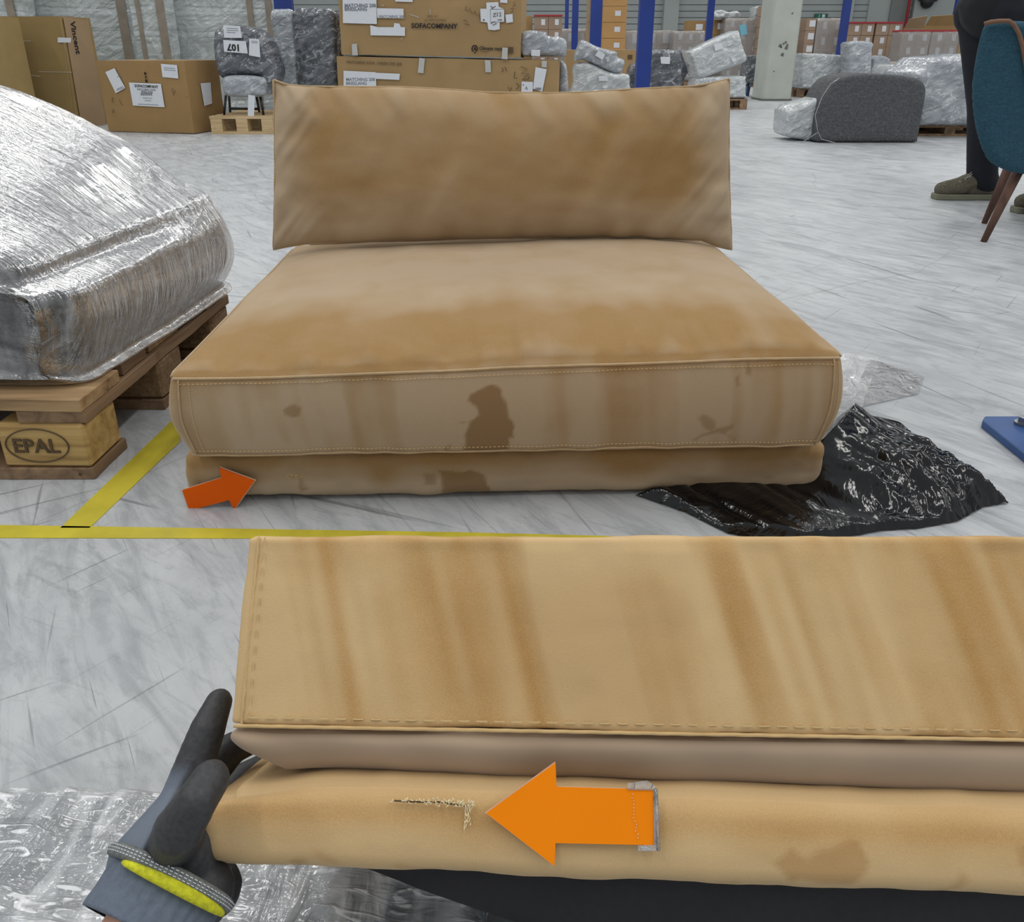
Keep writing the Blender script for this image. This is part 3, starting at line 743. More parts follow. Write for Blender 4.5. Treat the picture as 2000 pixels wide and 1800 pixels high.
# clear bag: bulky loose sheet standing up behind the liner
def crumple(name, P4, n, amp, mat, seed, parent=None, sc=18):
    a, b, c, d = [np.array(p, float) for p in P4]; s, t = np.meshgrid(np.linspace(0, 1, n), np.linspace(0, 1, n), indexing='ij'); s = s.ravel()[:, None]; t = t.ravel()[:, None]
    V = a*(1-s)*(1-t)+b*s*(1-t)+c*s*t+d*(1-s)*t; nr = np.cross(b-a, d-a); nr /= np.linalg.norm(nr)
    V = V+nr*(amp*fbm(V, sc, seed, 4)+amp*2*np.sin(PI*s[:, 0])*np.sin(PI*t[:, 0])*.6)[:, None]
    V = V+np.stack([vn(V, sc*.6, seed+1), vn(V, sc*.6, seed+2), vn(V, sc*.6, seed+3)], 1)*amp*.8
    V[:, 2] = np.maximum(V[:, 2], .003)
    Fc = [(i*n+j, (i+1)*n+j, (i+1)*n+j+1, i*n+j+1) for i in range(n-1) for j in range(n-1)]
    return mesh_obj(name, V, Fc, mat, parent, True)
cbag = empty('clear_bag', FZ(1680, 822), 'loose clear plastic bag standing crumpled beside the sofa side', 'plastic bag')
def relE(o, e): o.data.transform(Matrix.Translation(-Vector(e.location))); o.parent = e; return o
relE(crumple('front_fold', [FZ(1600, 832), FZ(1665, 826), FY(1692, 760, 1.50), FY(1600, 700, 1.50)], 40, .006, M['clear'], 5), cbag)
relE(crumple('upper_fold', [FY(1610, 790, 1.50), FY(1690, 770, 1.50), FY(1722, 698, 1.58), FY(1610, 690, 1.56)], 40, .007, M['clear'], 9), cbag)
relE(crumple('flat_fold', [FZ(1660, 800), FZ(1790, 770), FZ(1800, 735), FZ(1700, 700)], 44, .005, M['clear'], 12), cbag)

# blue rack foot plate
fpz = .018
fp = empty('rack_foot_plate', FZ(1960, 850), 'blue steel foot plate bolted to the floor at right edge', 'foot plate')
fpo = [FZ(1919, 820, fpz), FZ(2010, 892, fpz), FZ(2150, 900, fpz), FZ(2110, 812, fpz), FZ(1924, 812, fpz)]
B().prism([np.array(p)-np.array(fp.location)-np.array((0, 0, fpz)) for p in fpo], (0, 0, fpz)).obj('plate', M['steelblue'], fp, bevel=.002)
bp = FZ(1995, 829, fpz)-np.array(fp.location)
B().tube([bp, bp+(0, 0, .006)], .014, 20).obj('washer', M['steel'], fp)
B().tube([bp+(0, 0, .006), bp+(0, 0, .018)], .009, 6).obj('bolt_head', M['steel'], fp)
pst = B().box((0, 0, 0), (.11, .09, 3.2)).obj('rack_upright', M['blue'], fp); pst.location = tuple(FZ(2075, 830, fpz)-np.array(fp.location))

# ------------------------------------------------------------------ TIPPED SOFA MODULE (close view in the lower half)
tipA = math.radians(37.2)
n_d = np.array((0, math.cos(tipA), -math.sin(tipA)))      # depth direction, away from the viewer
d_d = np.array((0, -math.sin(tipA), -math.cos(tipA)))     # down the front face
A0 = CZ(482, 1046.5, .55)                                  # top left corner of the front face
FN = -n_d
XL = A0[0]; WN = .80
sofa2 = empty('sofa', (float(A0[0]+WN/2), float((A0+d_d*.215)[1]), float((A0+d_d*.215)[2])), 'golden velvet sofa module seen close up, tipped back by a gloved hand', 'sofa')
def face_px(x, y, off=0.0):
    """pixel -> (s across, t down) on the front face plane"""
    p = hit(x, y, A0-n_d*off, n_d); return np.array((p[0]-A0[0], np.dot(p-A0, d_d)))
def W2(s, t, dep): return A0+np.array((1, 0, 0))*s+d_d*t+n_d*dep
TS = face_px(450, 1418)[1]; TSR = face_px(2000, 1446)[1]
slope = (TSR-TS)/(face_px(2000, 1446)[0]-face_px(450, 1418)[0])
TU = face_px(600, 1507)[1]; TB0 = face_px(600, 1512)[1]; TB1 = face_px(450, 1700)[1]
def _sl(x0, y0, x1, y1): a = face_px(x0, y0); b = face_px(x1, y1); return (b[1]-a[1])/(b[0]-a[0])
LV = [0, TS, TU, TB1]; LS = [0, slope, _sl(600, 1507, 2000, 1553), _sl(450, 1700, 2000, 1764)]
def tiltt(s, t): return t+np.clip(s, -.05, 1)*np.interp(t, LV, LS)
def build2(name, t0, t1, dep, r, s0, s1, n, fn, mat, at, bulge):
    size = (s1-s0, dep, t1-t0); Q, Fc = lattice(n, size); P, N = rounded(Q, size, r); q = Q/(np.array(size)/2)
    P = fn(P, N, q); at_ = at(P, N, q) if at else None
    s = P[:, 0]+(s0+s1)/2; dp = P[:, 1]+dep/2; t = (t0+t1)/2-P[:, 2]
    t = tiltt(s, t)
    V = A0[None, :]+s[:, None]*np.array((1, 0, 0))+t[:, None]*d_d+dp[:, None]*n_d
    V[:, 2] = np.maximum(V[:, 2], .003)
    return mesh_obj(name, V-np.array(sofa2.location), Fc, mat, sofa2, True, at_)
def f_c2(P, N, q):
    fr = np.clip(-N[:, 1], 0, 1); x, y_, z = P.T
    fold = fr*(.0022*vn(np.stack([x*24+z*5, z*5, x*0], 1), 1, 35)+.0012*vn(np.stack([x*60+z*14, z*10, x*0], 1), 1, 36))
    fold = fold*sm(.99, .8, q[:, 2])
    return P+N*(fold+.001*fbm(P, 20, 2))[:, None]
def a_c2(P, N, q):
    x, y_, z = P.T
    streak = vn(np.stack([x*24+z*5, z*5, x*0], 1), 1, 35)
    streak2 = vn(np.stack([x*52+z*12, z*7, x*0], 1), 1, 37)+.7*vn(np.stack([x*110+z*30, z*9, x*0], 1), 1, 38)
    nap_sheen = .24+.16*fbm(P, (10, 10, 6), 14)+.15*streak+.26*streak2+.05+.25*sm(-.8, -1, q[:, 0])*0  # streaks follow the folds: their shading is painted into the pile colour
    nap_sheen = nap_sheen+.25*np.exp(-(x+WN/2)/.05)
    return {'nap_sheen': np.clip(nap_sheen, 0, 1), 'stain': np.clip(.22*sm(.15, .5, vn(P, (9, 9, 9), 77)), 0, 1)}
cush2 = build2('seat_cushion', 0.0, TS, .46, .005, 0, WN, (300, 40, 110), f_c2, M['velvet_near'], a_c2, 0)
# rounded underside of the cushion
def f_u2(P, N, q):
    lower = sm(1, -1, q[:, 2])
    P = P.copy(); P[:, 1] += .018*lower**2*sm(.6, -1, q[:, 1]); P[:, 0] += np.where(q[:, 0] < 0, .036*(lower**1.6), 0)*np.abs(q[:, 0])**10
    x, y_, z = P.T; fr = np.clip(-N[:, 1], 0, 1)
    P = P+N*(fr*.0032*vn(np.stack([x*18+z*26, z*16, x*0], 1), 1, 52)*np.exp(-(x+WN/2)/.35))[:, None]
    return P
und = build2('cushion_underside', TS+.0005, TU+.004, .44, .010, -.001, WN-.002, (260, 30, 22), f_u2, M['velvet_under'], lambda P, N, q: {'nap_sheen': P[:, 0]*0+.5, 'stain': P[:, 0]*0}, 0)
def f_b2(P, N, q):
    x, y_, z = P.T; fr = np.clip(-N[:, 1], 0, 1)
    P = P+N*(fr*(.008*(1-q[:, 2]**2))+.0012*fbm(P, 18, 6))[:, None]
    P[:, 0] += np.where(q[:, 0] < 0, (.016*sm(0, 1, q[:, 2])+.004*sm(0, -1, q[:, 2])), 0)*np.abs(q[:, 0])**12
    P[:, 2] += -.010*sm(-.75, -1, q[:, 0])*sm(.2, 1, q[:, 2])
    return P
stn2 = [([tuple(face_px(*p)) for p in poly], a) for poly, a in [
    ([(1490, 1640), (1530, 1600), (1560, 1620), (1580, 1600), (1650, 1585), (1680, 1620), (1650, 1670), (1600, 1680), (1545, 1660), (1530, 1672)], .45),
    ([(1390, 1690), (1430, 1685), (1450, 1715), (1400, 1722), (1380, 1710)], .35), ([(1633, 1737), (1643, 1739), (1638, 1746), (1631, 1745)], .8),
    ([(1848, 1640), (1868, 1650), (1850, 1690), (1820, 1730), (1830, 1690)], .3), ([(560, 1660), (585, 1665), (580, 1700), (555, 1698)], .5), ([(600, 1650), (650, 1655), (655, 1680), (610, 1672)], .25),
    ([(776, 1670), (850, 1680), (840, 1700), (775, 1698)], .3), ([(1930, 1720), (1965, 1730), (1950, 1755)], .3), ([(1960, 1590), (2010, 1590), (2010, 1660), (1975, 1650)], .4)]]
def a_b2(P, N, q):
    x, y_, z = P.T; s = x+(WN+.012)/2-.015; t = (TB0+TB1)/2-z
    nap_sheen = .42+.25*fbm(P, (7, 7, 12), 24)+.40*sm(.0, -.9, q[:, 2])-.30*np.exp(-((q[:, 2]-.35)/.3)**2)+.25*sm(.75, 1, q[:, 2])
    st = stain_field(s, t, stn2, None, 9, .003)
    return {'nap_sheen': np.clip(nap_sheen, 0, 1), 'stain': st*(N[:, 1] < -.3)}
base2 = build2('base', TB0, TB1, .36, .016, -.015, WN, (300, 36, 60), f_b2, M['velvet_near'], a_b2, 0)
# sagging black dust cover under the base
dcv = B(); ns = 60; gridV = []
for i in range(ns+1):
    s = .02+(WN-.03)*i/ns; drop = float(tiltt(s, TB1))
    sag = .026+.014*sm(.0, .35, s)+.002*math.sin(s*40)
    if s < .2: sag *= sm(.03, .22, s)
    for j in range(7):
        k = j/6; gridV.append(W2(s, drop-.004+sag*k, .012+.010*k+.003*math.sin(s*60+k*3)*k))
    for j in range(1, 6): gridV.append(W2(s, drop-.004+sag*(1-j*.02), .022+.06*j))
k = 12; Vd = np.array(gridV); Vd[:, 2] = np.maximum(Vd[:, 2], .004)
Fd = [(i*k+j, (i+1)*k+j, (i+1)*k+j+1, i*k+j+1) for i in range(ns) for j in range(k-1)]
tag(mesh_obj('dust_cover', Vd-np.array(sofa2.location), Fd, M['dustcover'], sofa2, True), 'sagging black dust cover below the base')
# hems with stitching on the cushion front
def ft(s, t, off): return W2(s, float(tiltt(s, t)), -off)-np.array(sofa2.location)
hb = B()
for (sA, tA, sB, tB) in ((0.004, TS-.0005, WN-.01, TS-.0005),):
    hb.tube([ft(sA+(sB-sA)*i/150, tA+.0001*math.sin(i*1.7), .0004) for i in range(151)], .0013, 6)
hb.obj('piping', M['velvet_edge_near'], sofa2, True)
B().tube([ft(.009+.0002*math.sin(i*1.3), TS*i/60, -.0002) for i in range(61)], .0010, 6).obj('piping', M['velvet_edge_near'], sofa2, True)
sb = B(); rr = random.Random(3)
n_st = 64
for i in range(n_st):
    s0 = .012+(WN-.02)*(i+.12)/n_st; s1 = .012+(WN-.02)*(i+.72)/n_st
    sb.tube([ft(s0, TS-.0062, .0016), ft((s0+s1)/2, TS-.0062, .0024), ft(s1, TS-.0062, .0016)], .0006, 4)
for i in range(12):
    t0 = TS*(i+.1)/12; t1 = TS*(i+.55)/12; sb.tube([ft(.014, t0, .0012), ft(.014, t1, .0012)], .0005, 4)
tag(sb.obj('stitching', M['stitch'], sofa2), kind='stuff')
# tear with foam showing
tb = B()
def tp_(x, y, off): p = face_px(x, y, .008); return W2(p[0], p[1], -.0085-off)-np.array(sofa2.location)
for i in range(95):
    x = 925-abs(rr.gauss(0, 1))*68; y = 1567+rr.uniform(-5, 5)*(1.2 if x > 850 else .4)+(920-x)*-.03
    if x < 720: continue
    a = tp_(x, y, 0); b = tp_(x+rr.uniform(-7, 7), y+rr.uniform(-6, 6), .0005); tb.tube([a, (a+b)/2+FN*.0014, b], .00035, 4)
for i in range(34):
    x = 913+rr.uniform(-7, 7); y = 1568+rr.random()**1.4*48; a = tp_(x, y, 0); b = tp_(x+rr.uniform(-3, 3), y+rr.uniform(3, 10), .0004); tb.tube([a, (a+b)/2+FN*.0008, b], .0003, 4)
tag(tb.obj('torn_threads', M['foam'], sofa2), 'frayed tear with pale threads beside the arrow tip')
gb = B()
for (xa, ya_, xb_, yb_) in ((770, 1563, 862, 1566), (862, 1566, 922, 1574)):
    gb.tube([tp_(xa, ya_, -.0001), tp_((xa+xb_)/2, (ya_+yb_)/2+1, -.0001), tp_(xb_, yb_, -.0001)], .0006, 5)
tag(gb.obj('tear_slit', M['fadedink'], sofa2), 'thin dark slit of the tear')

# orange arrow lying on the base front
ar2 = [(950, 1588), (1085, 1490), (1087, 1537), (1276, 1542), (1279, 1650), (1085, 1646), (1083, 1691)]
def on_face(x, y, off): p = hit(x, y, A0-n_d*off, n_d); return p
AR = [on_face(x, y, .0135) for x, y in ar2]
a2 = empty('arrow_marker', AR[0], 'bright orange laminated arrow on the tipped sofa base pointing left', 'arrow marker')
B().prism(rel(AR, a2), n_d*.0012).obj('arrow_card', M['orange'], a2)
cen = sum(AR)/len(AR); AR2 = [cen+(p-cen)*1.018+n_d*.0013 for p in AR]
B().prism(rel(AR2, a2), n_d*.0006).obj('laminate_border', M['lamin'], a2)
tpx = [(1226, 1529), (1264, 1524), (1281, 1536), (1287, 1661), (1247, 1662), (1246, 1651), (1277, 1650), (1276, 1543), (1226, 1542)]
B().prism(rel([on_face(x, y, .0142) for x, y in tpx], a2), n_d*.0010).obj('clear_tape', M['clear'], a2)
B().tube(rel([on_face(1281, 1540, .0142), on_face(1284, 1600, .015), on_face(1286, 1660, .0142)], a2), .0012, 6).obj('tape_edge', M['clear'], a2, True)
cb = B()
for i in range(14):
    y = 1550+i*6.5; x = 1233+(i*.9)+rr.uniform(-3, 3); cb.tube(rel([on_face(x, y, .0138), on_face(x+rr.uniform(-1, 2), y+rr.uniform(1, 3), .0142)], a2), .00035, 4)
cb.obj('tape_bubbles', M['lamin'], a2)

# ------------------------------------------------------------------ GLOVED HAND gripping the left end
hand = empty('person', CZ(332, 1712, .475), 'gloved left hand and wrist of a person gripping the tipped sofa', 'person')
HL = np.array(hand.location)
def hp(x, y, z): return CZ(x, y, z)-HL
s_ = .55/.5
# bare forearm and hand, one continuous body (inside the glove)
c0_ = hp(333, 1714, .488); ax = hp(258, 1850, .4615)-c0_; ax = ax/np.linalg.norm(ax)
caps = [(c0_+ax*.30, .043, c0_+ax*.16, .038), (c0_+ax*.16, .038, c0_+ax*.05, .0275), (c0_+ax*.05, .0270, c0_, .0235), (c0_, .022, hp(372, 1640, .50), .018)]
blob('forearm', caps, .003, M['skin'], hand, 6)
wrist = (333, 1700, .490)
gl = [
  (hp(*wrist), .0265, hp(352, 1660, .495), .027), (hp(352, 1660, .495), .026, hp(385, 1690, .530), .026), (hp(352, 1660, .492), .024, hp(362, 1600, .535), .022),
  (hp(385, 1690, .530), .024, hp(405, 1640, .56), .020),
  (hp(280, 1686, .490), .0235, hp(345, 1600, .515), .021), (hp(388, 1742, .492), .0235, hp(378, 1680, .515), .024), (hp(280, 1686, .490), .0235, hp(388, 1742, .492), .0235),
  # thumb
  (hp(338, 1652, .482), .0172, hp(350, 1618, .466), .0162), (hp(350, 1618, .464), .0160, hp(385, 1562, .462), .0135), (hp(385, 1562, .462), .0134, hp(410, 1524, .474), .0128),
  # index along the cushion side
  (hp(345, 1590, .52), .0165, hp(382, 1490, .535), .0150), (hp(382, 1490, .535), .0148, hp(405, 1425, .545), .0135), (hp(405, 1425, .545), .0132, hp(427, 1372, .560), .0105),
  # middle, ring, little curl behind the cushion
  (hp(365, 1610, .54), .0155, hp(410, 1510, .560), .0145), (hp(410, 1510, .560), .0142, hp(452, 1462, .575), .0125), (hp(452, 1462, .575), .012, hp(488, 1448, .590), .0105),
  (hp(390, 1650, .555), .0150, hp(430, 1570, .590), .0138), (hp(430, 1570, .590), .0134, hp(470, 1520, .610), .0120), (hp(470, 1520, .610), .0116, hp(505, 1500, .620), .0105),
  (hp(405, 1690, .555), .0140, hp(455, 1650, .600), .0122), (hp(455, 1650, .600), .0120, hp(490, 1600, .620), .0108), (hp(490, 1600, .620), .0105, hp(520, 1570, .63), .0098),
  # heel of the hand under the base
  (hp(345, 1720, .495), .024, hp(418, 1735, .535), .020)]
glove = blob('work_glove', gl, .0022, M['glove'], hand, 5)
glove['label'] = 'black coated work glove'
# blue-grey uncoated knit on the back of the hand (outer left side)
gm = glove.data; kn = []
for v in gm.vertices:
    wv = np.array(v.co)+HL; a_ = wv[2]-H; zc = wv[1]*CP-a_*SP; yc = -a_*CP-wv[1]*SP; X_ = PX+F*wv[0]/zc; Y_ = PY+F*yc/zc
    kn.append(float(sm(6, -6, X_-(256+(1700-Y_)*.56)))*float(sm(1480, 1530, Y_))*float(sm(.470, .476, zc)))
at_ = gm.attributes.new('knit', 'FLOAT', 'POINT'); at_.data.foreach_set('value', np.array(kn, dtype=np.float32))
# cuff band (rolled edge) and ribbed cuff
e1 = (hp(438, 1770, .478)-hp(228, 1657, .478)); e1 = e1-ax*np.dot(e1, ax); e1 /= np.linalg.norm(e1); e2 = np.cross(ax, e1)
RA, RB = .0405, .0345
def ell(t, c, ka=1, kb=1): return c+e1*RA*ka*math.cos(t)+e2*RB*kb*math.sin(t)
B().tube([ell(t, c0_, 1.02, 1.02) for t in np.linspace(0, 2*PI, 65)], .0042, 8).obj('cuff_band', M['cuffdark'], hand, True)
sgn = 1 if np.dot(e2, -hp(333, 1714, .478)+hp(333, 1714, .40)) > 0 else -1
tr = [t*sgn for t in np.linspace(.25, 2.35, 34)]
B().tube([ell(t, c0_+ax*.0052, 1.05, 1.06) for t in tr], [.0012+.0026*math.sin(PI*i/33)**.6 for i in range(34)], 8).obj('yellow_edging', M['hivis'], hand, True)
st = B()
for row in range(3):
    for i in range(40):
        t = sgn*(.1+2.9*i/40); t2 = t+sgn*.045; o_ = ax*(-.0018+.0016*row)
        st.tube([ell(t, c0_+o_, 1.125-.008*row, 1.16-.01*row), ell(t2, c0_+o_, 1.125-.008*row, 1.16-.01*row)], .0003, 4)
tag(st.obj('stitching', M['paper'], hand), kind='stuff')
nr_, nc = 16, 120; V = []; Fc = []
for i in range(nr_+1):
    k = i/nr_; c = c0_+ax*(.002+.028*k)
    for j in range(nc):
        t = 2*PI*j/nc; rib = 1+.016*math.cos(t*30)+.006*math.sin(k*9); fl = .95+.035*k
        V.append(ell(t, c, rib*fl, rib*fl))
for i in range(nr_):
    for j in range(nc): Fc.append((i*nc+j, i*nc+(j+1) % nc, (i+1)*nc+(j+1) % nc, (i+1)*nc+j))
n0 = len(V); 
for j in range(nc): t = 2*PI*j/nc; V.append(ell(t, c0_+ax*.030, .93, .93))
for j in range(nc): Fc.append((nr_*nc+j, nr_*nc+(j+1) % nc, n0+(j+1) % nc, n0+j))
mesh_obj('ribbed_cuff', V, Fc, M['knit'], hand, True)

# wrapped item on the floor under the hand
pk = empty('wrapped_package', FZ(230, 1700), 'low flat package in silvery stretch film on the floor under the gloved hand', 'package')
yA = FZ(200, 1565, .03)[1]
o = soft('film_wrap', (1.0, .42, .05), .018, (150, 70, 8), lambda P, N, q: P+N*(.004*fbm(P, (7, 26, 7), 5, 4)+.003*vn(P, (30, 8, 10), 9))[:, None], M['wrap_silver'], pk)
o.location = (float(-.52+.0-pk.location[0]), float(yA-.21-pk.location[1]), .030)
pk2 = empty('wrapped_package', FZ(800, 1790), 'grey film-wrapped slab on the floor below the tipped sofa', 'package')
o = soft('film_wrap', (.95, .30, .04), .012, (120, 50, 8), lambda P, N, q: P+N*(.003*fbm(P, (9, 20, 7), 15, 4))[:, None], M['wrap_grey'], pk2)
o.location = (float(.49-pk2.location[0]), float(yA-.18-pk2.location[1]), .023)


# ================================================================== BACKGROUND GOODS
def polygrid(P, n):
    P = np.array(P, float); lo = P.min(0); hi = P.max(0); step = max(hi-lo)/n
    nx = int((hi[0]-lo[0])/step)+2; nz = int((hi[1]-lo[1])/step)+2
    X, Z = np.meshgrid(np.linspace(lo[0], hi[0], nx), np.linspace(lo[1], hi[1], nz), indexing='ij')
    Q = np.stack([X.ravel(), Z.ravel()], 1); ins = inpoly(Q[:, 0], Q[:, 1], [tuple(p) for p in P]); dm = np.full(len(Q), 9.); near = Q.copy()
    for i in range(len(P)):
        a, b = P[i], P[(i+1) % len(P)]; t = np.clip(((Q-a)@(b-a))/((b-a)@(b-a)+1e-12), 0, 1); pr = a+t[:, None]*(b-a); d = np.linalg.norm(Q-pr, axis=1)
        m_ = d < dm; near[m_] = pr[m_]; dm = np.minimum(dm, d)
    keep = ins | (dm < step*1.3); Q = np.where((~ins)[:, None], near, Q); D = np.where(ins, dm, 0)
    idx = np.full(len(Q), -1); kk = np.where(keep)[0]; idx[kk] = np.arange(len(kk)); Fc = []
    for i in range(nx-1):
        for j in range(nz-1):
            q4 = (i*nz+j, (i+1)*nz+j, (i+1)*nz+j+1, i*nz+j+1)
            if all(keep[a] for a in q4) and any(ins[a] for a in q4): Fc.append(tuple(int(idx[a]) for a in q4))
    return Q[kk], D[kk], Fc
def smooth_poly(P, m=4):
    return [tuple(p) for p in catmull(np.array(P, float), m)]
def puff(name, px, Y, depth, mat, parent, R=.06, n=40, amp=.012, seed=1, sc=9, lean=0.0, sharp=True, zmin=0.002, m=4):
    """padded body: outline in the plane Y, rounded front and back, real depth"""
    P = [FY(x, y, Y) for x, y in px]; P2 = [(p[0], max(p[2], zmin)) for p in P]
    if m > 1: P2 = [(a, max(b, zmin)) for a, b in smooth_poly(P2, m)]
    Q, D, Fc = polygrid(P2, n); e = np.clip(D/R, 0, 1); prof = np.sqrt(np.clip(1-(1-e)**2, 0, 1))
    P3 = np.stack([Q[:, 0], Q[:, 1], Q[:, 0]*0+Y], 1); nz_ = amp*fbm(P3, sc, seed, 4)*prof
    ly = lean*(Q[:, 1]-Q[:, 1].min())
    Vf = np.stack([Q[:, 0], Y+R*(1-prof)-nz_+ly, Q[:, 1]], 1); Vb = np.stack([Q[:, 0], Y+depth-R*(1-prof)+nz_+ly, Q[:, 1]], 1)
    n0 = len(Vf); V = np.concatenate([Vf, Vb]); F2 = Fc+[tuple(a+n0 for a in f[::-1]) for f in Fc]
    ed = {}
    for f in Fc:
        for k in range(4):
            a, b = f[k], f[(k+1) % 4]
            if (b, a) in ed: del ed[(b, a)]
            else: ed[(a, b)] = 1
    F2 += [(b, a, a+n0, b+n0) for a, b in ed]
    o = mesh_obj(name, V-np.array(parent.location), F2, mat, parent, True)
    bm = bmesh.new(); bm.from_mesh(o.data); bmesh.ops.remove_doubles(bm, verts=bm.verts[:], dist=.0008); bmesh.ops.dissolve_degenerate(bm, dist=.0005, edges=bm.edges[:]); bmesh.ops.recalc_face_normals(bm, faces=bm.faces[:]); bm.to_mesh(o.data); bm.free()
    return o
def paper_px(name, px, P, N, parent, mat=None, th=.002, off=.004):
    N = np.array(N, float); N /= np.linalg.norm(N)
    if N[1] > 0: N = -N
    Pt = [hit(x, y, np.array(P)+N*off, N)-np.array(parent.location) for x, y in px]
    return B().prism(Pt, N*th).obj(name, mat or M['paper'], parent)
def marks_px(name, segs, P, N, parent, r=.003, mat=None, off=.007):
    N = np.array(N, float); N /= np.linalg.norm(N)
    if N[1] > 0: N = -N
    b = B()
    for sg in segs: b.tube([hit(x, y, np.array(P)+N*off, N)-np.array(parent.location) for x, y in sg], r, 4)
    return tag(b.obj(name, mat or M['ink'], parent), kind='stuff')
def text_px(name, body, px, size, P, N, parent, mat, dx=(10, 0), dy=(0, -10), off=.005, bold=0, align='LEFT'):
    N = np.array(N, float); N /= np.linalg.norm(N)
    if N[1] > 0: N = -N
    Q = np.array(P)+N*off; o_ = hit(*px, Q, N); a = hit(px[0]+dx[0], px[1]+dx[1], Q, N)-o_; b = hit(px[0]+dy[0], px[1]+dy[1], Q, N)-o_
    return text(name, body, size, mat, o_-np.array(parent.location), a, b, parent, .0008, bold, align)
def carton(name, FLb, FRb, depth, h, mat, label, cat='carton', side_mat=None, roll=0, group=None, seed=0, bend=.003):
    """cardboard box from its two front bottom corners"""
    a = np.array(FLb, float); b = np.array(FRb, float); w_ = np.linalg.norm((b-a)[:2]); yw = math.atan2(b[1]-a[1], b[0]-a[0])
    e = empty(name, (a+b)/2, label, cat, group)
    nrm = np.array((math.sin(yw), -math.cos(yw), 0)); back = -nrm
    def fn(P, N, q): return P+N*(bend*fbm(P+seed*3, 3, seed, 3)*(1-np.abs(q).min(1)*0))[:, None]
    o = soft('body', (w_, depth, h), .004, (28, 16, 18), fn, mat, e, None, False)
    o.location = tuple(back*depth/2+np.array((0, 0, h/2+.004))); o.rotation_euler = (0, roll, yw)
    ux = np.array((math.cos(yw), math.sin(yw), 0))
    # flaps seam and tape along the top
    t_ = B().box((-w_/2+.004, depth/2-.03, h+.008), (w_/2-.004, depth/2+.03, h+.010)).obj('packing_tape', M['tape'], e)
    t_.rotation_euler = (0, roll, yw)
    e['_'] = 0; del e['_']
    return e, a, nrm, ux

# ---- left cartons
c = FZ(158, 250); r_ = FZ(207, 243); sv = r_-c; sv[2] = 0; dpt = float(np.linalg.norm(sv)); sv /= dpt; lv = np.array((-sv[1], sv[0], 0))
hT = FY(122, 32, c[1])[2]
fl = c+lv*1.05
e, P0, N0, ux = carton('carton', fl, c, dpt*1.15, hT, M['card_dull'], 'tall olive brown carton behind the wrapped armchair with vertical lettering on its side', seed=2)
sideP = c; sideN = np.cross(sv, (0, 0, 1))
if np.dot(sideN, -c) < 0: sideN = -sideN
def side_paper(px, nm='side_panel', mat=None, th=.003, off=.009):
    Pt = [hit(x, y, sideP+sideN*off, sideN)-np.array(e.location) for x, y in px]; return B().prism(Pt, sideN*th).obj(nm, mat or M['paper'], e)
side_paper([(123, 33), (172, 39), (207, 243), (160, 249)], 'side_panel', M['card_side'], .003, .010)
Q = sideP+sideN*.016; o_ = hit(137, 41, Q, sideN); a_ = hit(150, 110, Q, sideN)-o_; ln = float(np.linalg.norm(a_))
text('side_lettering', 'Vincent', ln/3.3, M['ink'], o_-np.array(e.location), a_, hit(147, 39, Q, sideN)-o_, e, .001, .002)
paper_px('paper_label', [(113, 73), (139, 74), (138, 83), (113, 83)], P0, N0, e, off=.014)
marks_px('tape_tear', [[(25, 81), (60, 80)], [(30, 143), (78, 149)], [(75, 140), (140, 141)]], P0, N0, e, .002, M['tape'], .012)
marks_px('crease', [[(118, 35), (146, 245)]], P0, N0, e, .003, M['card_side'], .011)
l0 = FZ(-120, 262); l1 = FZ(42, 262)
h1 = FY(8, 32, l1[1])[2]
carton('carton', l0, l1, .35, h1, M['card_dull'], 'olive brown carton at the left edge, left of the tall lettered carton', seed=5)

# ---- middle low carton with three white labels
fl = FZ(212, 257); fr = FZ(380, 262); h2 = FY(295, 119, (fl[1]+fr[1])/2)[2]
e, P0, N0, ux = carton('carton', fl, fr, .52, h2, M['card_brown'], 'low wide brown carton with three white labels standing right of the tall carton', seed=7)
paper_px('paper_label', [(206, 140.6), (223.6, 133), (245, 172), (226.4, 182)], P0, N0, e, off=.012)
paper_px('paper_label', [(252, 161), (314.4, 163.7), (321.6, 209.4), (260, 206)], P0, N0, e, off=.012)
paper_px('paper_label', [(314.4, 124.6), (345.8, 126.9), (348.5, 153.3), (317.7, 150.5)], P0, N0, e, off=.012)
text_px('label_lettering', 'SOFACOMPANY', (263, 170), .036, P0, N0, e, M['ink'], (10, .5), off=.0155, bold=.0006)
for i, (tx, sz, xx) in enumerate((('MATCHING SOFA', .026, 268), ('BRIESLANG', .026, 276))):
    text_px('label_lettering', tx, (xx, 176+i*4.6), sz, P0, N0, e, M['greyink'], (10, .5), off=.0155)
marks_px('barcode', [[(275+i*1.9, 181), (275.8+i*1.9, 186.4)] for i in range(12)], P0, N0, e, .0022, M['ink'], .0155)
marks_px('printed_lines', [[(279, 191), (297, 192)], [(283, 196), (295, 196.5)], [(269, 203), (309, 205)], [(320, 132), (342, 134)], [(320, 136), (343, 138)], [(229, 150), (237, 147)], [(228, 174), (240, 169)], [(227, 177), (243, 171)]], P0, N0, e, .0022, M['greyink'], .0155)
marks_px('black_print', [[(283, 141), (283.6, 146)], [(284, 149), (284.8, 152)], [(285, 155), (286, 161)]], P0, N0, e, .008, M['ink'], .010)
marks_px('pen_marks', [[(217, 191), (221, 191), (218, 199), (222, 199)], [(232, 194), (235, 199), (239, 206)], [(218, 213), (222, 215), (219, 220), (224, 219)], [(336, 172), (339, 186), (342, 176)], [(363, 188), (366, 190)]], P0, N0, e, .0022, M['fadedink'], .010)
sdP = fr; sdv = -N0; sdN = np.array((sdv[1], -sdv[0], 0))
Pt = [hit(x, y, sdP+sdN*.014, sdN)-np.array(e.location) for x, y in [(391.4, 162.6), (411, 161), (414, 202), (399, 207)]]
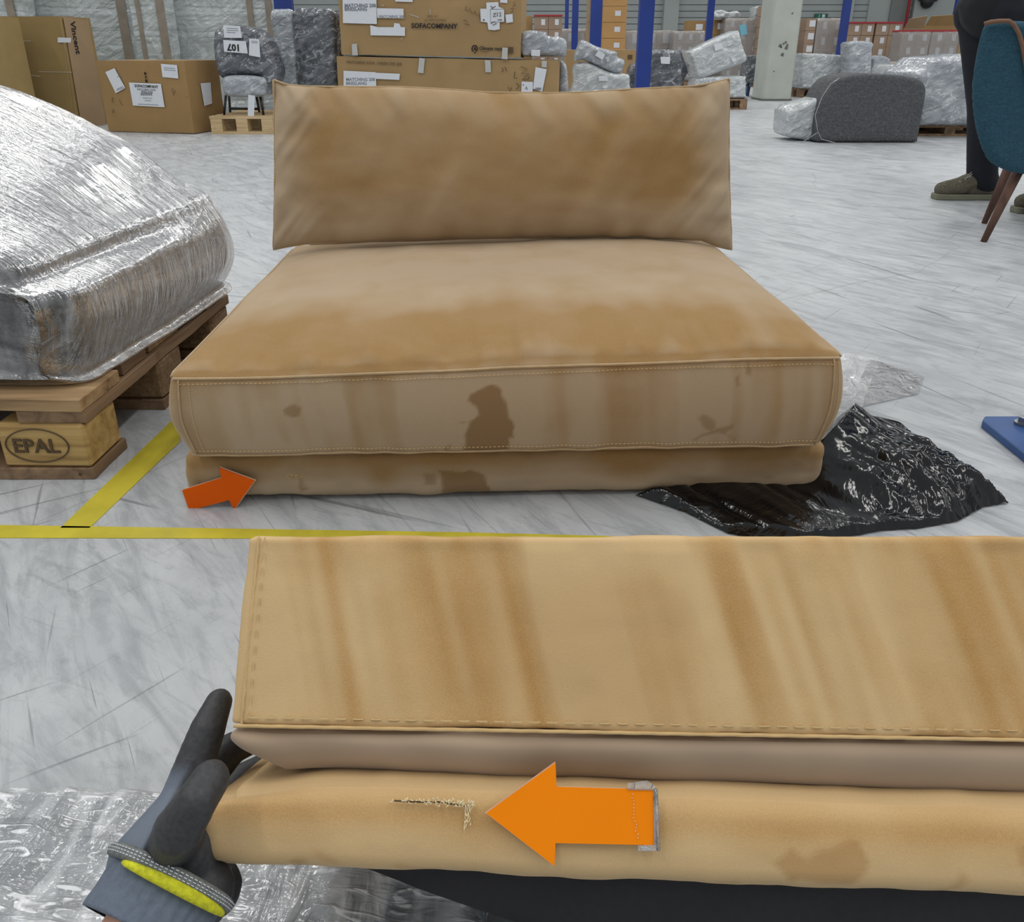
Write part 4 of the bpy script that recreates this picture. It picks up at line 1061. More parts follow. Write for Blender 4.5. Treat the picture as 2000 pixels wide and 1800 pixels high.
B().prism(Pt, sdN*.002).obj('paper_label', M['paper'], e)

# ---- shell chair with number tag on a pale pallet
pl = empty('pallet', FZ(470, 262), 'small clean pine pallet carrying the grey wrapped shell chair', 'pallet'); pl.location.z = 0
pa = FZ(413, 262); pb = FZ(532, 262); pw = float(pb[0]-pa[0])+.02; o0 = np.array(pa)-np.array(pl.location)
zt = float(FY(470, 227, pa[1])[2])
for i in range(5): B().box((o0[0], i*.17, zt-.024), (o0[0]+pw, i*.17+.12, zt)).obj('board', M['wood_pale'], pl)
for xx in (0, pw/2-.06, pw-.12):
    for yy in (0, .33, .68): B().box((o0[0]+xx+.005, yy+.003, .024), (o0[0]+xx+.115, yy+.113, zt-.0245)).obj('block', M['wood_pale'], pl)
for yy in (0, .34, .68): B().box((o0[0], yy, 0), (o0[0]+pw, yy+.11, .0235)).obj('bottom_board', M['wood_pale'], pl)
Yc = pa[1]+.12
wc = empty('shell_chair', (float(FY(475, 200, Yc)[0]), Yc, zt+.002), 'grey shell chair in film carrying a number tag, standing on the pale pallet', 'chair')
puff('shell', [(411, 62), (420, 54), (440, 49), (458, 48), (482, 52), (505, 62), (522, 82), (532, 105), (543, 140), (538, 160), (520, 165), (508, 150), (470, 146), (440, 150), (428, 152), (418, 135), (411, 100)], Yc, .30, M['wrap_dark'], wc, R=.07, amp=.012, seed=11, lean=.12)
puff('seat', [(436, 150), (470, 147), (512, 152), (516, 170), (512, 188), (470, 190), (438, 186), (432, 168)], Yc-.05, .42, M['wrap_grey'], wc, R=.05, amp=.015, seed=13)
for (xt, yt, xb_, yb_, dy) in ((441, 186, 438, 226, 0), (508, 186, 515, 227, 0), (447, 184, 449, 214, .34), (500, 184, 506, 214, .34)):
    a = FY(xt, yt, Yc+.04+dy)-np.array(wc.location); b = FY(xb_, yb_, Yc+.02+dy)-np.array(wc.location); b[2] = .0
    B().tube([a, b], .012, 8).obj('leg', M['blackmetal'], wc, True)
marks_px('rail', [[(448, 212), (507, 213)]], (0, Yc+.3, 0), (0, -1, 0), wc, .012, M['blackmetal'])
Pc = (0, Yc-.012, 0)
paper_px('paper_label', [(436, 49), (469, 51), (472.5, 74), (438, 73.5)], Pc, (0, -1, 0), wc, off=.02)
paper_px('number_tag', [(436, 78), (480, 80.5), (484, 104.5), (438, 101)], Pc, (0, -1, 0), wc, off=.02)
paper_px('paper_label', [(487, 75), (506, 76.5), (508.5, 112), (486.5, 108)], Pc, (0, -1, 0), wc, off=.02)
text_px('tag_number', '107', (469, 87.5), .082, Pc, (0, -1, 0), wc, M['ink'], (-10, -.6), (.5, 10), off=.024, bold=.003)
marks_px('printed_lines', [[(443, 55), (465, 56)], [(443, 59), (465, 60)], [(443, 63), (460, 64)], [(491, 80), (503, 81)], [(491, 83), (503, 84)]], Pc, (0, -1, 0), wc, .002, M['greyink'], .024)
sp = paper_px('hanging_paper', [(485, 185), (498, 187), (496, 229), (484, 228)], (0, Yc-.10, 0), (0, -1, 0), wc)

# ---- tall film wrapped panels behind
def wrapped_slab(x0, x1, Y, z1, dep, label, bats, seed, yaw_=0, mat='wrap_panel'):
    a = FY(x0, 100, Y); b = FY(x1, 100, Y); e_ = empty('wrapped_crate', ((a[0]+b[0])/2, Y+dep/2, 0), label, 'panel', rz=yaw_)
    wv_ = b[0]-a[0]
    o = soft('panel_body', (wv_, dep, z1), .02, (60, 10, 50), lambda P, N, q: P+N*(.008*fbm(P+seed, (4, 8, 9), seed, 4))[:, None], M[mat], e_); o.location = (0, 0, z1/2+.004)
    for bx, bwid in bats:
        p = FY(bx, 100, Y)[0]-(a[0]+b[0])/2; wd_ = bwid/F*Y
        B().box((p-wd_/2, -dep/2-.024, .01), (p+wd_/2, -dep/2-.012, z1-.02)).obj('batten', M['batten'], e_)
    return e_
wrapped_slab(-120, 62, 9.0, 2.3, .25, 'pale film-wrapped panel standing behind the leftmost carton', [(40, 14)], 1)
wrapped_slab(66, 262, 9.45, 2.4, .3, 'broad pale grey panel in stretch film behind the tall lettered carton', [(80, 10), (252, 16)], 2)
wrapped_slab(266, 332, 9.05, 2.4, .3, 'narrow film-wrapped panel with two dark battens behind the low carton', [(284, 7), (327, 15)], 3)
wrapped_slab(335, 552, 9.45, 2.4, .3, 'wide film-wrapped panel behind the grey shell chair', [(498, 10), (534, 11)], 4)

# ---- blue rack posts
def post(x0, x1, Y, label, dep=.09, z1=4.5):
    a = FY(x0, 60, Y)[0]; b = FY(x1, 60, Y)[0]
    e_ = empty('rack_post', ((a+b)/2, Y+dep/2, 0), label, 'post', 'blue rack posts'); wv_ = b-a
    B().prism([(-wv_/2, -dep/2, 0), (wv_/2, -dep/2, 0), (wv_/2, dep/2, 0), (wv_*.3, dep/2, 0), (wv_*.3, -dep/2+.012, 0), (-wv_*.3, -dep/2+.012, 0), (-wv_*.3, dep/2, 0), (-wv_/2, dep/2, 0)], (0, 0, z1)).obj('upright', M['blue'], e_)
    B().box((-wv_/2-.02, -dep/2-.02, 0), (wv_/2+.02, dep/2+.02, .006)).obj('foot_plate', M['blue'], e_)
    return e_
post(540, 574, 8.6, 'blue rack post behind the dark wrapped roll, left of the big lettered cartons')
post(1248, 1276, 6.4, 'thickest blue rack post, rising behind the back cushion in front of wrapped chairs')
post(1153, 1175, 11.2, 'blue rack post directly left of the warm brown carton tower', z1=5)
post(1117, 1129, 14, 'thin blue rack post second left of the carton tower', z1=5)
post(1103, 1110, 19, 'thinnest blue rack post, farthest left beside the red-topped load', z1=5)
post(1380, 1392, 14.6, 'blue rack post rising behind the tilted wrapped block', z1=5)
post(1642, 1656, 15.0, 'blue rack post right of the concrete column in front of stacked cartons', z1=5)
post(1494, 1501, 20, 'distant blue rack post partly hidden at the left of the concrete column', z1=5)
post(1858, 1872, 21, 'blue rack post at the left of the standing person', z1=5)

# ---- dark wrapped roll and film sheath
dr = empty('wrapped_roll', (float(FY(617, 100, 8.05)[0]), 8.2, 0), 'upright dark foam roll in shiny film beside the big lettered cartons', 'wrapped roll')
x0_ = FY(575, 100, 8.05)[0]; x1_ = FY(658, 100, 8.05)[0]; zt_ = float(FY(600, 16, 8.05)[2])
o = soft('roll', (x1_-x0_, .36, zt_), .07, (40, 24, 60), lambda P, N, q: P+N*(.012*fbm(P, (9, 9, 14), 4, 4))[:, None], M['wrap_dark'], dr); o.location = (0, 0, zt_/2+.004)
o = soft('film_sheath', (.24, .3, zt_*.98), .05, (20, 16, 50), lambda P, N, q: P+N*(.02*fbm(P, (6, 6, 5), 9, 4))[:, None], M['wrap_grey'], dr); o.location = (-.33, .05, zt_*.49+.004)

# ---- big cartons with lettering
YB = 7.75
zi = float(FY(850, 113, YB)[2])
a = FY(655, 100, YB+.12); b = FY(1090, 100, YB-.08); a[2] = 0; b[2] = 0
e, P0, N0, ux = carton('carton', a, b, .75, zi-.008, M['card'], 'lower of the two big cartons behind the sofa, with pen writing at its right end', seed=21, roll=math.radians(1.0))
T_ = lambda off: off
paper_px('paper_label', [(671, 138), (734, 141), (734, 147), (735, 168), (735, 172), (671, 172)], P0, N0, e, off=.018)
paper_px('paper_label', [(734, 142), (781, 144), (780, 156), (734, 154)], P0, N0, e, off=.018)
text_px('label_lettering', 'MATCHING 208', (676, 158), .042, P0, N0, e, M['greyink'], off=.021, bold=.0006); text_px('label_lettering', 'BRIESLANG', (676, 165.5), .042, P0, N0, e, M['greyink'], off=.021, bold=.0006)
text_px('print_line', 'MATCHING SOFA  VAREN STR 208', (677, 123.5), .036, P0, N0, e, M['fadedink'], (10, .4), off=.016)
for q4 in ([(819, 113), (830, 114), (827, 143), (816, 142)], [(947, 117), (958, 118), (959, 141), (948, 141)], [(1058, 119), (1068, 119), (1068, 132), (1058, 131)]):
    paper_px('packing_tape', q4, P0, N0, e, M['tape'], off=.018)
paper_px('paper_label', [(1046, 131), (1068, 135), (1059, 179), (1041, 173)], P0, N0, e, off=.018)
paper_px('paper_label', [(1019, 159), (1041, 160), (1040, 184), (1018, 184)], P0, N0, e, off=.018)
marks_px('pen_marks', [[(1017, 130), (1030, 135), (1018, 143), (1033, 144), (1020, 156), (1032, 154), (1034, 149)], [(1006, 140), (1004, 152), (1010, 153)], [(1021, 165), (1023, 167)], [(980, 132), (984, 139), (979, 139)], [(986, 131), (990, 139)], [(993, 170), (996, 178), (1000, 171)], [(1008, 162), (1014, 168), (1008, 175)], [(1026, 174), (1028, 169), (1030, 175)]], P0, N0, e, .0035, M['fadedink'], .021)
marks_px('barcode', [[(1046+i*1.2, 171), (1045.4+i*1.2, 176)] for i in range(10)], P0, N0, e, .0018, M['greyink'], .0215)
z0u = zi+.012
a = FY(668, 100, YB+.10); b = FY(1018, 100, YB-.06); a[2] = z0u; b[2] = z0u
e, P0, N0, ux = carton('carton', a, b, .68, .78, M['card'], 'upper of the two big cartons behind the sofa, with black lettering and white papers', seed=24, roll=math.radians(1.0))
for q4 in ([(669, -6), (735, -8), (736, 47), (670, 45)], [(736, 16), (788, 17), (789, 36), (737, 35)], [(723, 49), (738, 53), (769, 53), (770, 45), (780, 46), (783, 53), (791, 53), (791, 70), (724, 69)],
           [(772, -8), (806, -8), (806, 4), (772, 3)], [(938, 17), (950, 17), (950, 5), (973, 4), (974, 13), (985, 18), (985, 43), (976, 44), (976, 57), (966, 59), (954, 58), (952, 44), (939, 42)],
           [(987, 29), (1001, 27), (1002, 43), (989, 45)], [(977, -6), (991, -6), (991, 6), (977, 5)]):
    paper_px('paper_label', q4, P0, N0, e, off=.020)
for q4 in ([(687, 86), (697, 85), (699, 108), (688, 108)], [(981, 93), (992, 93), (991, 116), (980, 115)]): paper_px('packing_tape', q4, P0, N0, e, M['tape'], off=.024)
ln = float(np.linalg.norm(hit(883, 54, P0, N0)-hit(803, 54, P0, N0)))
text_px('carton_lettering', 'SOFACOMPANY', (803.5, 54.5), ln/6.55, P0, N0, e, M['ink'], (10, .15), off=.020, bold=.002)
text_px('label_lettering', 'MATCHING 208', (673, 14), .044, P0, N0, e, M['greyink'], off=.025, bold=.0008); text_px('label_lettering', 'BRIESLANG', (673, 21), .044, P0, N0, e, M['greyink'], off=.025, bold=.0008)
text_px('label_lettering', 'MATCHING 208', (740, 35), .036, P0, N0, e, M['greyink'], off=.025)
text_px('print_line', 'SIMPLY SIT', (834, 33.5), .022, P0, N0, e, M['fadedink'], off=.020); text_px('print_line', 'BY SOFACOMPANY', (830, 41), .024, P0, N0, e, M['fadedink'], off=.020)
ln = float(np.linalg.norm(hit(980, 96, P0, N0)-hit(935, 96, P0, N0)))
text_px('carton_lettering', 'Climate neutral', (936, 97), ln/5.2, P0, N0, e, M['ink'], (10, .25), off=.018, bold=.0012)
text_px('print_line', 'Transport', (937, 102), .022, P0, N0, e, M['fadedink'], (10, .25), off=.018)
marks_px('round_emblem', [[(927+5.2*math.cos(t)*1.0, 95+6.2*math.sin(t)) for t in np.linspace(2.1, 7.4, 16)], [(929, 102), (926, 103.4)]], P0, N0, e, .0055, M['ink'], .018)
marks_px('round_emblem', [[(926, 95), (929, 95)]], P0, N0, e, .013, M['ink'], .018)
paper_px('printed_patch', [(992, 92), (1002, 92), (1002, 104), (992, 104)], P0, N0, e, M['fadedink'], off=.016)
marks_px('pen_marks', [[(911, 12), (909, 19), (914, 22), (917, 17), (921, 25), (925, 26), (927, 21), (931, 31), (936, 27), (938, 39)], [(905, 39), (913, 42), (908, 47), (917, 48)], [(958, 12), (963, 15), (960, 17), (968, 12)], [(963, 27), (969, 25), (963, 33), (969, 32)], [(972, 24), (971, 32)], [(975, 24), (979, 26), (976, 28), (979, 31), (975, 32)], [(972, 39), (980, 38), (978, 41)], [(958, 46), (966, 42), (970, 46), (962, 49)], [(997, 18), (1003, 16), (1002, 22), (998, 24)], [(1003, 5), (1007, 10), (1001, 12)]], P0, N0, e, .0028, M['fadedink'], .026)
marks_px('tag_outline', [[(958, 18), (985, 18), (985, 43), (958, 43), (958, 18)]], P0, N0, e, .0014, M['ink'], .025)
marks_px('tag_hole', [[(944, 38), (946, 40)]], P0, N0, e, .006, M['ink'], .024)
marks_px('tape_glints', [[(800, 28), (818, 34)], [(745, 10), (750, 11)], [(783, 77), (786, 74)], [(840, 18), (841, 28)]], P0, N0, e, .003, M['tape'], .018)

# ---- wrapped goods right of the big cartons
def wrapped(name, px, Y, dep, mat, label, cat, R=.06, amp=.014, seed=1, lab=None, group=None, n=40, lean=0, zmin=.002, sc=9, m=4):
    xs_ = [p[0] for p in px]; yb_ = max(p[1] for p in px); b_ = FY(sum(xs_)/len(xs_), yb_, Y)
    e_ = empty(name, (b_[0], Y+dep/2, max(b_[2], zmin)), label, cat, group)
    puff('film_wrap', px, Y, dep, M[mat], e_, R=R, amp=amp, seed=seed, n=n, lean=lean, zmin=zmin, sc=sc, m=m)
    for q4 in (lab or []): paper_px('paper_label', q4, (0, Y+lean*.1, 0), (0, -1, 0), e_, off=amp*1.2+.004)
    return e_
wrapped('wrapped_cushion', [(1020, 63), (1064, 62), (1072, 70), (1104, 76), (1107, 105), (1103, 122), (1060, 120.5), (1021, 119)], 7.75, .4, 'wrap_grey', 'grey cushion bundle in film lying on the lower big carton', 'cushion', seed=3, lab=[[(1038, 97), (1055, 97), (1054.5, 110), (1037.5, 109)]], zmin=zi+.012)
wrapped('wrapped_cushion', [(1092, 128), (1106, 127), (1110, 160), (1112, 232), (1092, 232)], 8.2, .3, 'wrap_grey', 'narrow grey wrapped bundle standing at the right end of the lower big carton', 'cushion', seed=4, R=.04)
a = FY(1106, 100, 12.2); b = FY(1246, 100, 12.2); a[2] = 0; b[2] = 0
e, P0, N0, ux = carton('carton', a, b, .5, float(FY(1150, 98, 12.2)[2]), M['card'], 'plain tan carton behind the two stacked wrapped cushions', seed=31)
paper_px('printed_patch', [(1226, 107), (1235, 107), (1235, 115), (1226, 115)], P0, N0, e, M['fadedink'], off=.012)
lowp = empty('pallet', (float(FY(1176, 190, 9.2)[0]), 9.45, 0), 'hidden-edge pallet under the two stacked wrapped cushions', 'pallet')
def mini_pallet(e_, w_, d_, h_=.14, mt='wood_y'):
    for i in range(5): B().box((-w_/2, -d_/2+i*(d_-.1)/4, h_-.022), (w_/2, -d_/2+i*(d_-.1)/4+.1, h_)).obj('board', M[mt], e_)
    for xx in (-w_/2, -.05, w_/2-.1):
        for yy in (-d_/2, -.05, d_/2-.1): B().box((xx, yy, .022), (xx+.1, yy+.1, h_-.0225)).obj('block', M[mt], e_)
    for yy in (-d_/2, -.05, d_/2-.1): B().box((-w_/2, yy, 0), (w_/2, yy+.1, .0215)).obj('bottom_board', M[mt], e_)
mini_pallet(lowp, .8, .6)
lowp['label'] = 'wooden pallet under the two stacked wrapped cushions'
wrapped('wrapped_cushion', [(1123, 134), (1131, 124), (1152, 123), (1190, 140), (1228, 146), (1231, 165), (1230, 208), (1120, 208), (1121, 170), (1124, 160)], 9.2, .45, 'wrap_white', 'lower of two stacked silvery wrapped cushions right of the big cartons', 'cushion', seed=6, lab=[[(1169, 148), (1187, 148), (1188, 158), (1170, 158)]], zmin=.145)
wrapped('wrapped_cushion', [(1125, 108), (1131, 92), (1139, 78), (1165, 90), (1188, 97), (1206, 102), (1207, 111), (1221, 118), (1219, 132), (1213, 143), (1195, 141), (1160, 125), (1138, 117), (1126, 119)], 9.2, .4, 'wrap_grey', 'upper tilted silvery wrapped cushion of the stack, with white label', 'cushion', seed=7, lab=[[(1169, 98), (1182, 106), (1177, 117), (1162, 108)]])
wrapped('wrapped_bundle', [(1228, 148), (1240, 124), (1262, 122), (1266, 150), (1268, 214), (1227, 217)], 10.25, .35, 'wrap_dark', 'dark wrapped bundle just left of the thickest blue post', 'bundle', seed=8)
e_ = wrapped('wrapped_armchair', [(1268, 104), (1285, 97), (1305, 97), (1328, 100), (1333, 130), (1330, 165), (1326, 226), (1262, 226), (1262, 140)], 9.6, .55, 'wrap_dark', 'dark armchair in glossy film right of the thickest blue post', 'armchair', amp=.03, seed=9, lab=[[(1290, 111), (1309, 111), (1308, 125), (1291, 124)]])
lt = empty('pallet', (float(FY(1404, 200, 9.9)[0]), 10.2, 0), 'wooden pallet under the tilted wrapped block', 'pallet')
lt.location = (float(FY(1404, 200, 10.6)[0]), 10.9, 0); mini_pallet(lt, .78, .6)
wrapped('wrapped_block', [(1361, 156), (1380, 150), (1452, 149), (1458, 155), (1458, 185), (1455, 192), (1362, 192)], 10.6, .5, 'wrap_white', 'white wrapped block lying flat on a pallet under the tilted one', 'wrapped block', seed=12, R=.05, zmin=.146, amp=.008, lab=[[(1402, 154), (1420, 154), (1420, 158), (1402, 158)]])
wrapped('wrapped_block', [(1346, 102), (1356, 99), (1398, 78), (1438, 61), (1445, 63), (1452, 92), (1460, 117), (1440, 127), (1400, 143), (1364, 154), (1356, 132)], 10.6, .5, 'wrap_white', 'big pale wrapped block lying tilted on top of another', 'wrapped block', seed=14, R=.04, amp=.010, m=3, lab=[[(1394, 86), (1410, 84), (1413, 94), (1397, 100)], [(1428, 113), (1436, 112), (1438, 119), (1431, 121)]])
wrapped('wrapped_bundle', [(1330, 106), (1346, 103), (1358, 134), (1362, 152), (1349, 140), (1337, 158), (1336, 200), (1332, 200)], 11.3, .3, 'wrap_dark', 'dark upright wrapped bundle behind the tilted pale block', 'bundle', seed=15, R=.03)
wch = wrapped('wrapped_chair', [(1463, 113), (1466, 109), (1500, 110), (1500, 140), (1498, 165), (1461, 163), (1459, 140)], 13.6, .45, 'wrap_dark', 'dark wrapped chair with blue metal legs left of the concrete column', 'chair', seed=16, R=.05, lab=None)
for (xt, xb_, dy) in ((1462, 1455, 0), (1482, 1479, 0), (1465, 1460, .4), (1496, 1492, .4)):
    a = FY(xt, 160, 13.7+dy)-np.array(wch.location); b = FY(xb_, 190, 13.5+dy)-np.array(wch.location); b[2] = -wch.location.z
    B().tube([a, b], .022, 8).obj('leg', M['bluemetal'], wch, True)

# ---- far pallet loads of cartons
def load(x0, x1, ytop, Y, rows, cols, label, mat='card_grey', red=False, lab=(.28, .45), film=False, ybase=None, wide=1, labs=True, depth=.4, skip=0):
    a = FY(x0, 80, Y)[0]; b = FY(x1, 80, Y)[0]; wv_ = b-a; z1 = float(FY((x0+x1)/2, ytop, Y)[2]); e_ = empty('pallet_load', ((a+b)/2, Y+depth/2, 0), label, 'pallet load', 'pallet loads of cartons along the back')
    z0 = .14; B().box((-wv_/2, -depth/2, 0), (wv_/2, depth/2, .135)).obj('pallet', M['wood_y'], e_)
    ch = (z1-z0)/rows; cw = wv_/cols
    for r in range(rows):
        for c_ in range(cols):
            lo = (-wv_/2+c_*cw+.004, -depth/2+random.uniform(0, .012), z0+r*ch+.003); hi_ = (-wv_/2+(c_+1)*cw-.004, depth/2, z0+(r+1)*ch-.003)
            o_ = B().box(lo, hi_).obj('carton', M[mat], e_)
            if labs:
                lw, lh = lab; cxm = (lo[0]+hi_[0])/2+cw*.12; czm = lo[2]+ch*.55; w2 = cw*lw; h2_ = ch*lh
                B().box((cxm-w2/2, lo[1]-.006, czm-h2_/2), (cxm+w2/2, lo[1]-.001, czm+h2_/2)).obj('paper_label', M['paper'], o_)
    if red: B().box((-wv_/2-.01, -depth/2-.01, z1), (wv_/2+.01, depth/2+.01, z1+.035)).obj('red_lid_strip', M['red'], e_)
    if film:
        o_ = soft('film_wrap', (wv_+.03, depth+.03, z1-z0), .02, (16, 10, 20), lambda P, N, q: P+N*(.006*fbm(P, 7, 3, 3))[:, None], M['clear'], e_); o_.location = (0, 0, (z1+z0)/2+.01)
    return e_
load(1021, 1040, 31, 18, 4, 1, 'narrow carton stack right behind the upper big carton', 'card_brown', labs=False)
load(1044, 1097, 32, 17.5, 5, 2, 'red-topped carton load right of the upper big carton', 'card_grey', red=True)
load(1098, 1146, 57, 16.5, 3, 2, 'low glossy film-wrapped carton load between the thin blue posts', 'card_grey', film=True)
load(1147, 1156, -20, 15.5, 3, 1, 'thin tan carton stack left of the warm brown tower', 'card_side', labs=False)
load(1176, 1222, -20, 15.2, 6, 1, 'tall tower of warm brown cartons with white labels', 'card_orange', lab=(.24, .32))
load(1223, 1312, 60, 17.5, 3, 3, 'greyish carton load with large pale labels behind the thickest blue post', 'card_grey', lab=(.45, .6), film=True)
load(1315, 1378, 61, 17, 4, 3, 'carton load with small labels behind the tilted wrapped block', 'card_grey', film=True)
load(1340, 1378, 40, 18.4, 4, 1, 'tall brown carton pile left of a distant blue post', 'card_brown', lab=(.35, .4))
load(1393, 1412, 38, 18.2, 4, 1, 'slim brown carton pile right of a distant blue post', 'card_brown', lab=(.6, .4))
ld = load(1414, 1482, 36, 17.8, 5, 3, 'large carton load carrying a blue paper behind the tilted block', 'card_grey', film=True)
paper_px('blue_paper', [(1444, 49), (1457, 47), (1460, 67), (1447, 70)], (0, 17.8-.02, 0), (0, -1, 0), ld, M['bluepaper'])
load(1484, 1516, 10, 17.4, 7, 1, 'tallest carton stack with one column of labels left of the concrete column', 'card_grey')
load(1571, 1590, 35, 17.5, 5, 1, 'narrow carton stack just right of the concrete column', 'card_grey', lab=(.6, .5))
load(1592, 1642, 36, 17.5, 4, 2, 'film-topped carton load left of the blue post by the column', 'card_grey', lab=(.3, .5), film=True)
load(1655, 1704, 46, 17.0, 5, 2, 'red-topped carton load right of the blue post by the column', 'card_grey', red=True, lab=(.3, .5))
load(1707, 1758, 46, 17.0, 5, 2, 'second red-topped carton load right of the blue post by the column', 'card_grey', red=True, lab=(.3, .5))
load(1760, 1816, 62, 15.6, 4, 2, 'lower red-topped carton load in front of the open cartons', 'card_grey', red=True, lab=(.3, .5), film=True)
load(1818, 1872, 62, 15.6, 4, 2, 'lower red-topped carton load with film patch beside the person', 'card_grey', red=True, lab=(.3, .5), film=True)
bl = empty('packing_bundle', (float(FY(1420, 30, 18)[0]), 18.1, float(FY(1420, 36, 17.8)[2])+.01), 'loose film and small boxes lying on the carton load with blue paper', 'bundle')
puff('film_heap', [(1397, 35), (1398, 22), (1410, 19), (1425, 23), (1440, 21), (1446, 26), (1444, 35)], 17.9, .4, M['wrap_white'], bl, R=.06, amp=.03, seed=44, zmin=bl.location.z)
gb_ = wrapped('wrapped_block', [(1474, 17), (1478, 13), (1490, 12), (1490, 36), (1474, 36)], 17.9, .4, 'wrap_white', 'pale wrapped cube on the carton load left of the tallest stack', 'wrapped block', seed=45, R=.04)
# open cartons with raised flaps
def open_carton(x0, x1, yt, Y, label, mat='card', dz=.0, dep=.9):
    a = FY(x0, 80, Y)[0]; b = FY(x1, 80, Y)[0]; z1 = float(FY((x0+x1)/2, yt, Y)[2]); wv_ = b-a; e_ = empty('open_carton', ((a+b)/2, Y+dep/2, 0), label, 'carton')
    B().box((-wv_/2, -dep/2, .002), (wv_/2, -dep/2+.02, z1)).box((-wv_/2, dep/2-.02, .002), (wv_/2, dep/2, z1)).box((-wv_/2, -dep/2+.02, .002), (-wv_/2+.02, dep/2-.02, z1)).box((wv_/2-.02, -dep/2+.02, .002), (wv_/2, dep/2-.02, z1)).box((-wv_/2+.02, -dep/2+.02, .002), (wv_/2-.02, dep/2-.02, .02)).obj('body', M[mat], e_)
    B().hexa([(-wv_/2, -dep/2, z1), (wv_/2, -dep/2, z1), (wv_/2, -dep/2+.01, z1), (-wv_/2, -dep/2+.01, z1), (-wv_/2+.03, -dep/2-.12, z1+.18), (wv_/2-.05, -dep/2-.16, z1+.24), (wv_/2-.05, -dep/2-.15, z1+.245), (-wv_/2+.03, -dep/2-.11, z1+.185)]).obj('flap', M[mat], e_)
    return e_
open_carton(1762, 1800, 55, 17.2, 'open tan carton with raised flap above the lower red-topped loads', 'card_side')
open_carton(1802, 1893, 50, 17.4, 'large open brown carton with raised flap left of the person', 'card_brown')
load(1873, 1900, 86, 15.6, 2, 1, 'plain light carton stack beside the lower red-topped load', 'card_side', labs=False)
sg = empty('exit_sign', tuple(FY(1604, 31, 27.8)), 'small green exit sign on the back wall right of the concrete column', 'sign'); sg.location = tuple(map(float, FY(1604, 31, WY-.06)))
B().box((-.22, -.02, -.07), (.22, .06, .07)).obj('sign_panel', M['green'], sg)
B().tube([(-.1, -.024, -.04), (-.06, -.024, .0), (-.09, -.024, .04)], .012, 5).obj('running_figure', M['paper'], sg); B().prism([(.02, -.022, -.05), (.12, -.022, -.05), (.12, -.022, .05), (.02, -.022, .05)], (0, -.004, 0)).obj('door_symbol', M['paper'], sg)
fx = FY(1811, 4, WY-.3); lf = empty('wall_fixture', tuple(map(float, fx)), 'black round fixture mounted high on the back wall near the red pipe', 'fixture')
blob('housing', [((0, 0, 0), .22, (.0, .05, .02), .2), ((.25, 0, .12), .12, (.3, .05, .15), .12), ((-.2, 0, .1), .1, (-.3, .1, .2), .1)], .03, M['blackmetal'], lf, 2)
B().box((-.05, .0, -.05), (.05, .24, .05)).obj('bracket', M['blackmetal'], lf)

# ---- wrapped goods at right
wp = empty('pallet', (float(FY(1605, 175, 13.4)[0]), 13.8, 0), 'dark pallet under the pale wrapped crate right of the concrete column', 'pallet'); mini_pallet(wp, .72, .6)
wrapped('wrapped_crate', [(1568, 107), (1572, 104), (1620, 106), (1671, 110), (1673, 118), (1668, 145), (1660, 178), (1602, 180), (1566, 176), (1566, 130)], 13.4, .7, 'wrap_white', 'pale wrapped crate on a pallet right of the concrete column', 'crate', seed=51, R=.05, amp=.02, zmin=.146)
wrapped('wrapped_chair', [(1657, 100), (1661, 82), (1704, 82), (1705, 100), (1703, 140), (1702, 190), (1655, 190), (1657, 130)], 13.0, .35, 'wrap_grey', 'upright grey wrapped chair back behind the grey felt block', 'chair', seed=52, R=.04, amp=.012)
wrapped('wrapped_chair', [(1706, 115), (1739, 115), (1736, 145), (1735, 190), (1705, 190)], 13.2, .35, 'wrap_grey', 'smaller grey wrapped chair back right of the upright one', 'chair', seed=53, R=.03, amp=.012)
wrapped('wrapped_table', [(1738, 136), (1760, 126), (1812, 127), (1830, 130), (1832, 216), (1738, 216)], 11.5, .6, 'wrap_white', 'flat white wrapped item between the felt block and the carton loads', 'table', seed=54, R=.03, amp=.015)
op = empty('open_carton', (float(FY(1770, 120, 14.2)[0]), 14.4, 0), 'x', 'carton')
op['label'] = 'low brown carton with glossy tape behind the felt block'
zz_ = float(FY(1770, 121, 14.0)[2]); B().box((-.5, -.2, .002), (.5, .3, zz_)).obj('body', M['card'], op); B().box((-.5, -.21, zz_-.03), (-.1, -.201, zz_+.0)).obj('packing_tape', M['tape'], op)
bp_ = empty('pallet', (float(FY(1860, 262, 7.15)[0]), 7.5, 0), 'dark pallet under the big wrapped sofa beside the person', 'pallet'); mini_pallet(bp_, .85, .6, .10)
wrapped('wrapped_sofa', [(1792, 150), (1800, 140), (1816, 130), (1830, 116), (1850, 111), (1880, 110), (1920, 112), (1940, 200), (1930, 262), (1880, 266), (1800, 260), (1792, 230)], 7.05, .75, 'wrap_grey', 'big grey sofa in glossy film behind the felt block, beside the person', 'sofa', seed=55, R=.09, amp=.022, zmin=.105)
fb = empty('felt_armchair', FZ(1695, 279), 'grey felt armchair lying wrapped on the floor right of the concrete column', 'armchair')
Yf = float(fb.location.y)
puff('felt_side', [(1599, 278), (1596, 262), (1597, 244), (1602, 215), (1610, 190), (1628, 164), (1650, 150), (1692, 144), (1748, 146), (1784, 151), (1804, 159), (1811, 174), (1808, 200), (1801, 238), (1795, 268), (1786, 279), (1695, 281)], Yf, .45, M['felt_dark'], fb, R=.035, amp=.004, n=60, seed=56, m=3)
puff('film_wrap', [(1534, 264), (1534, 235), (1537, 216), (1556, 204), (1590, 196), (1612, 190), (1614, 240), (1606, 277), (1590, 276), (1560, 272)], Yf+.12, .35, M['wrap_white'], fb, R=.05, amp=.012, seed=57)
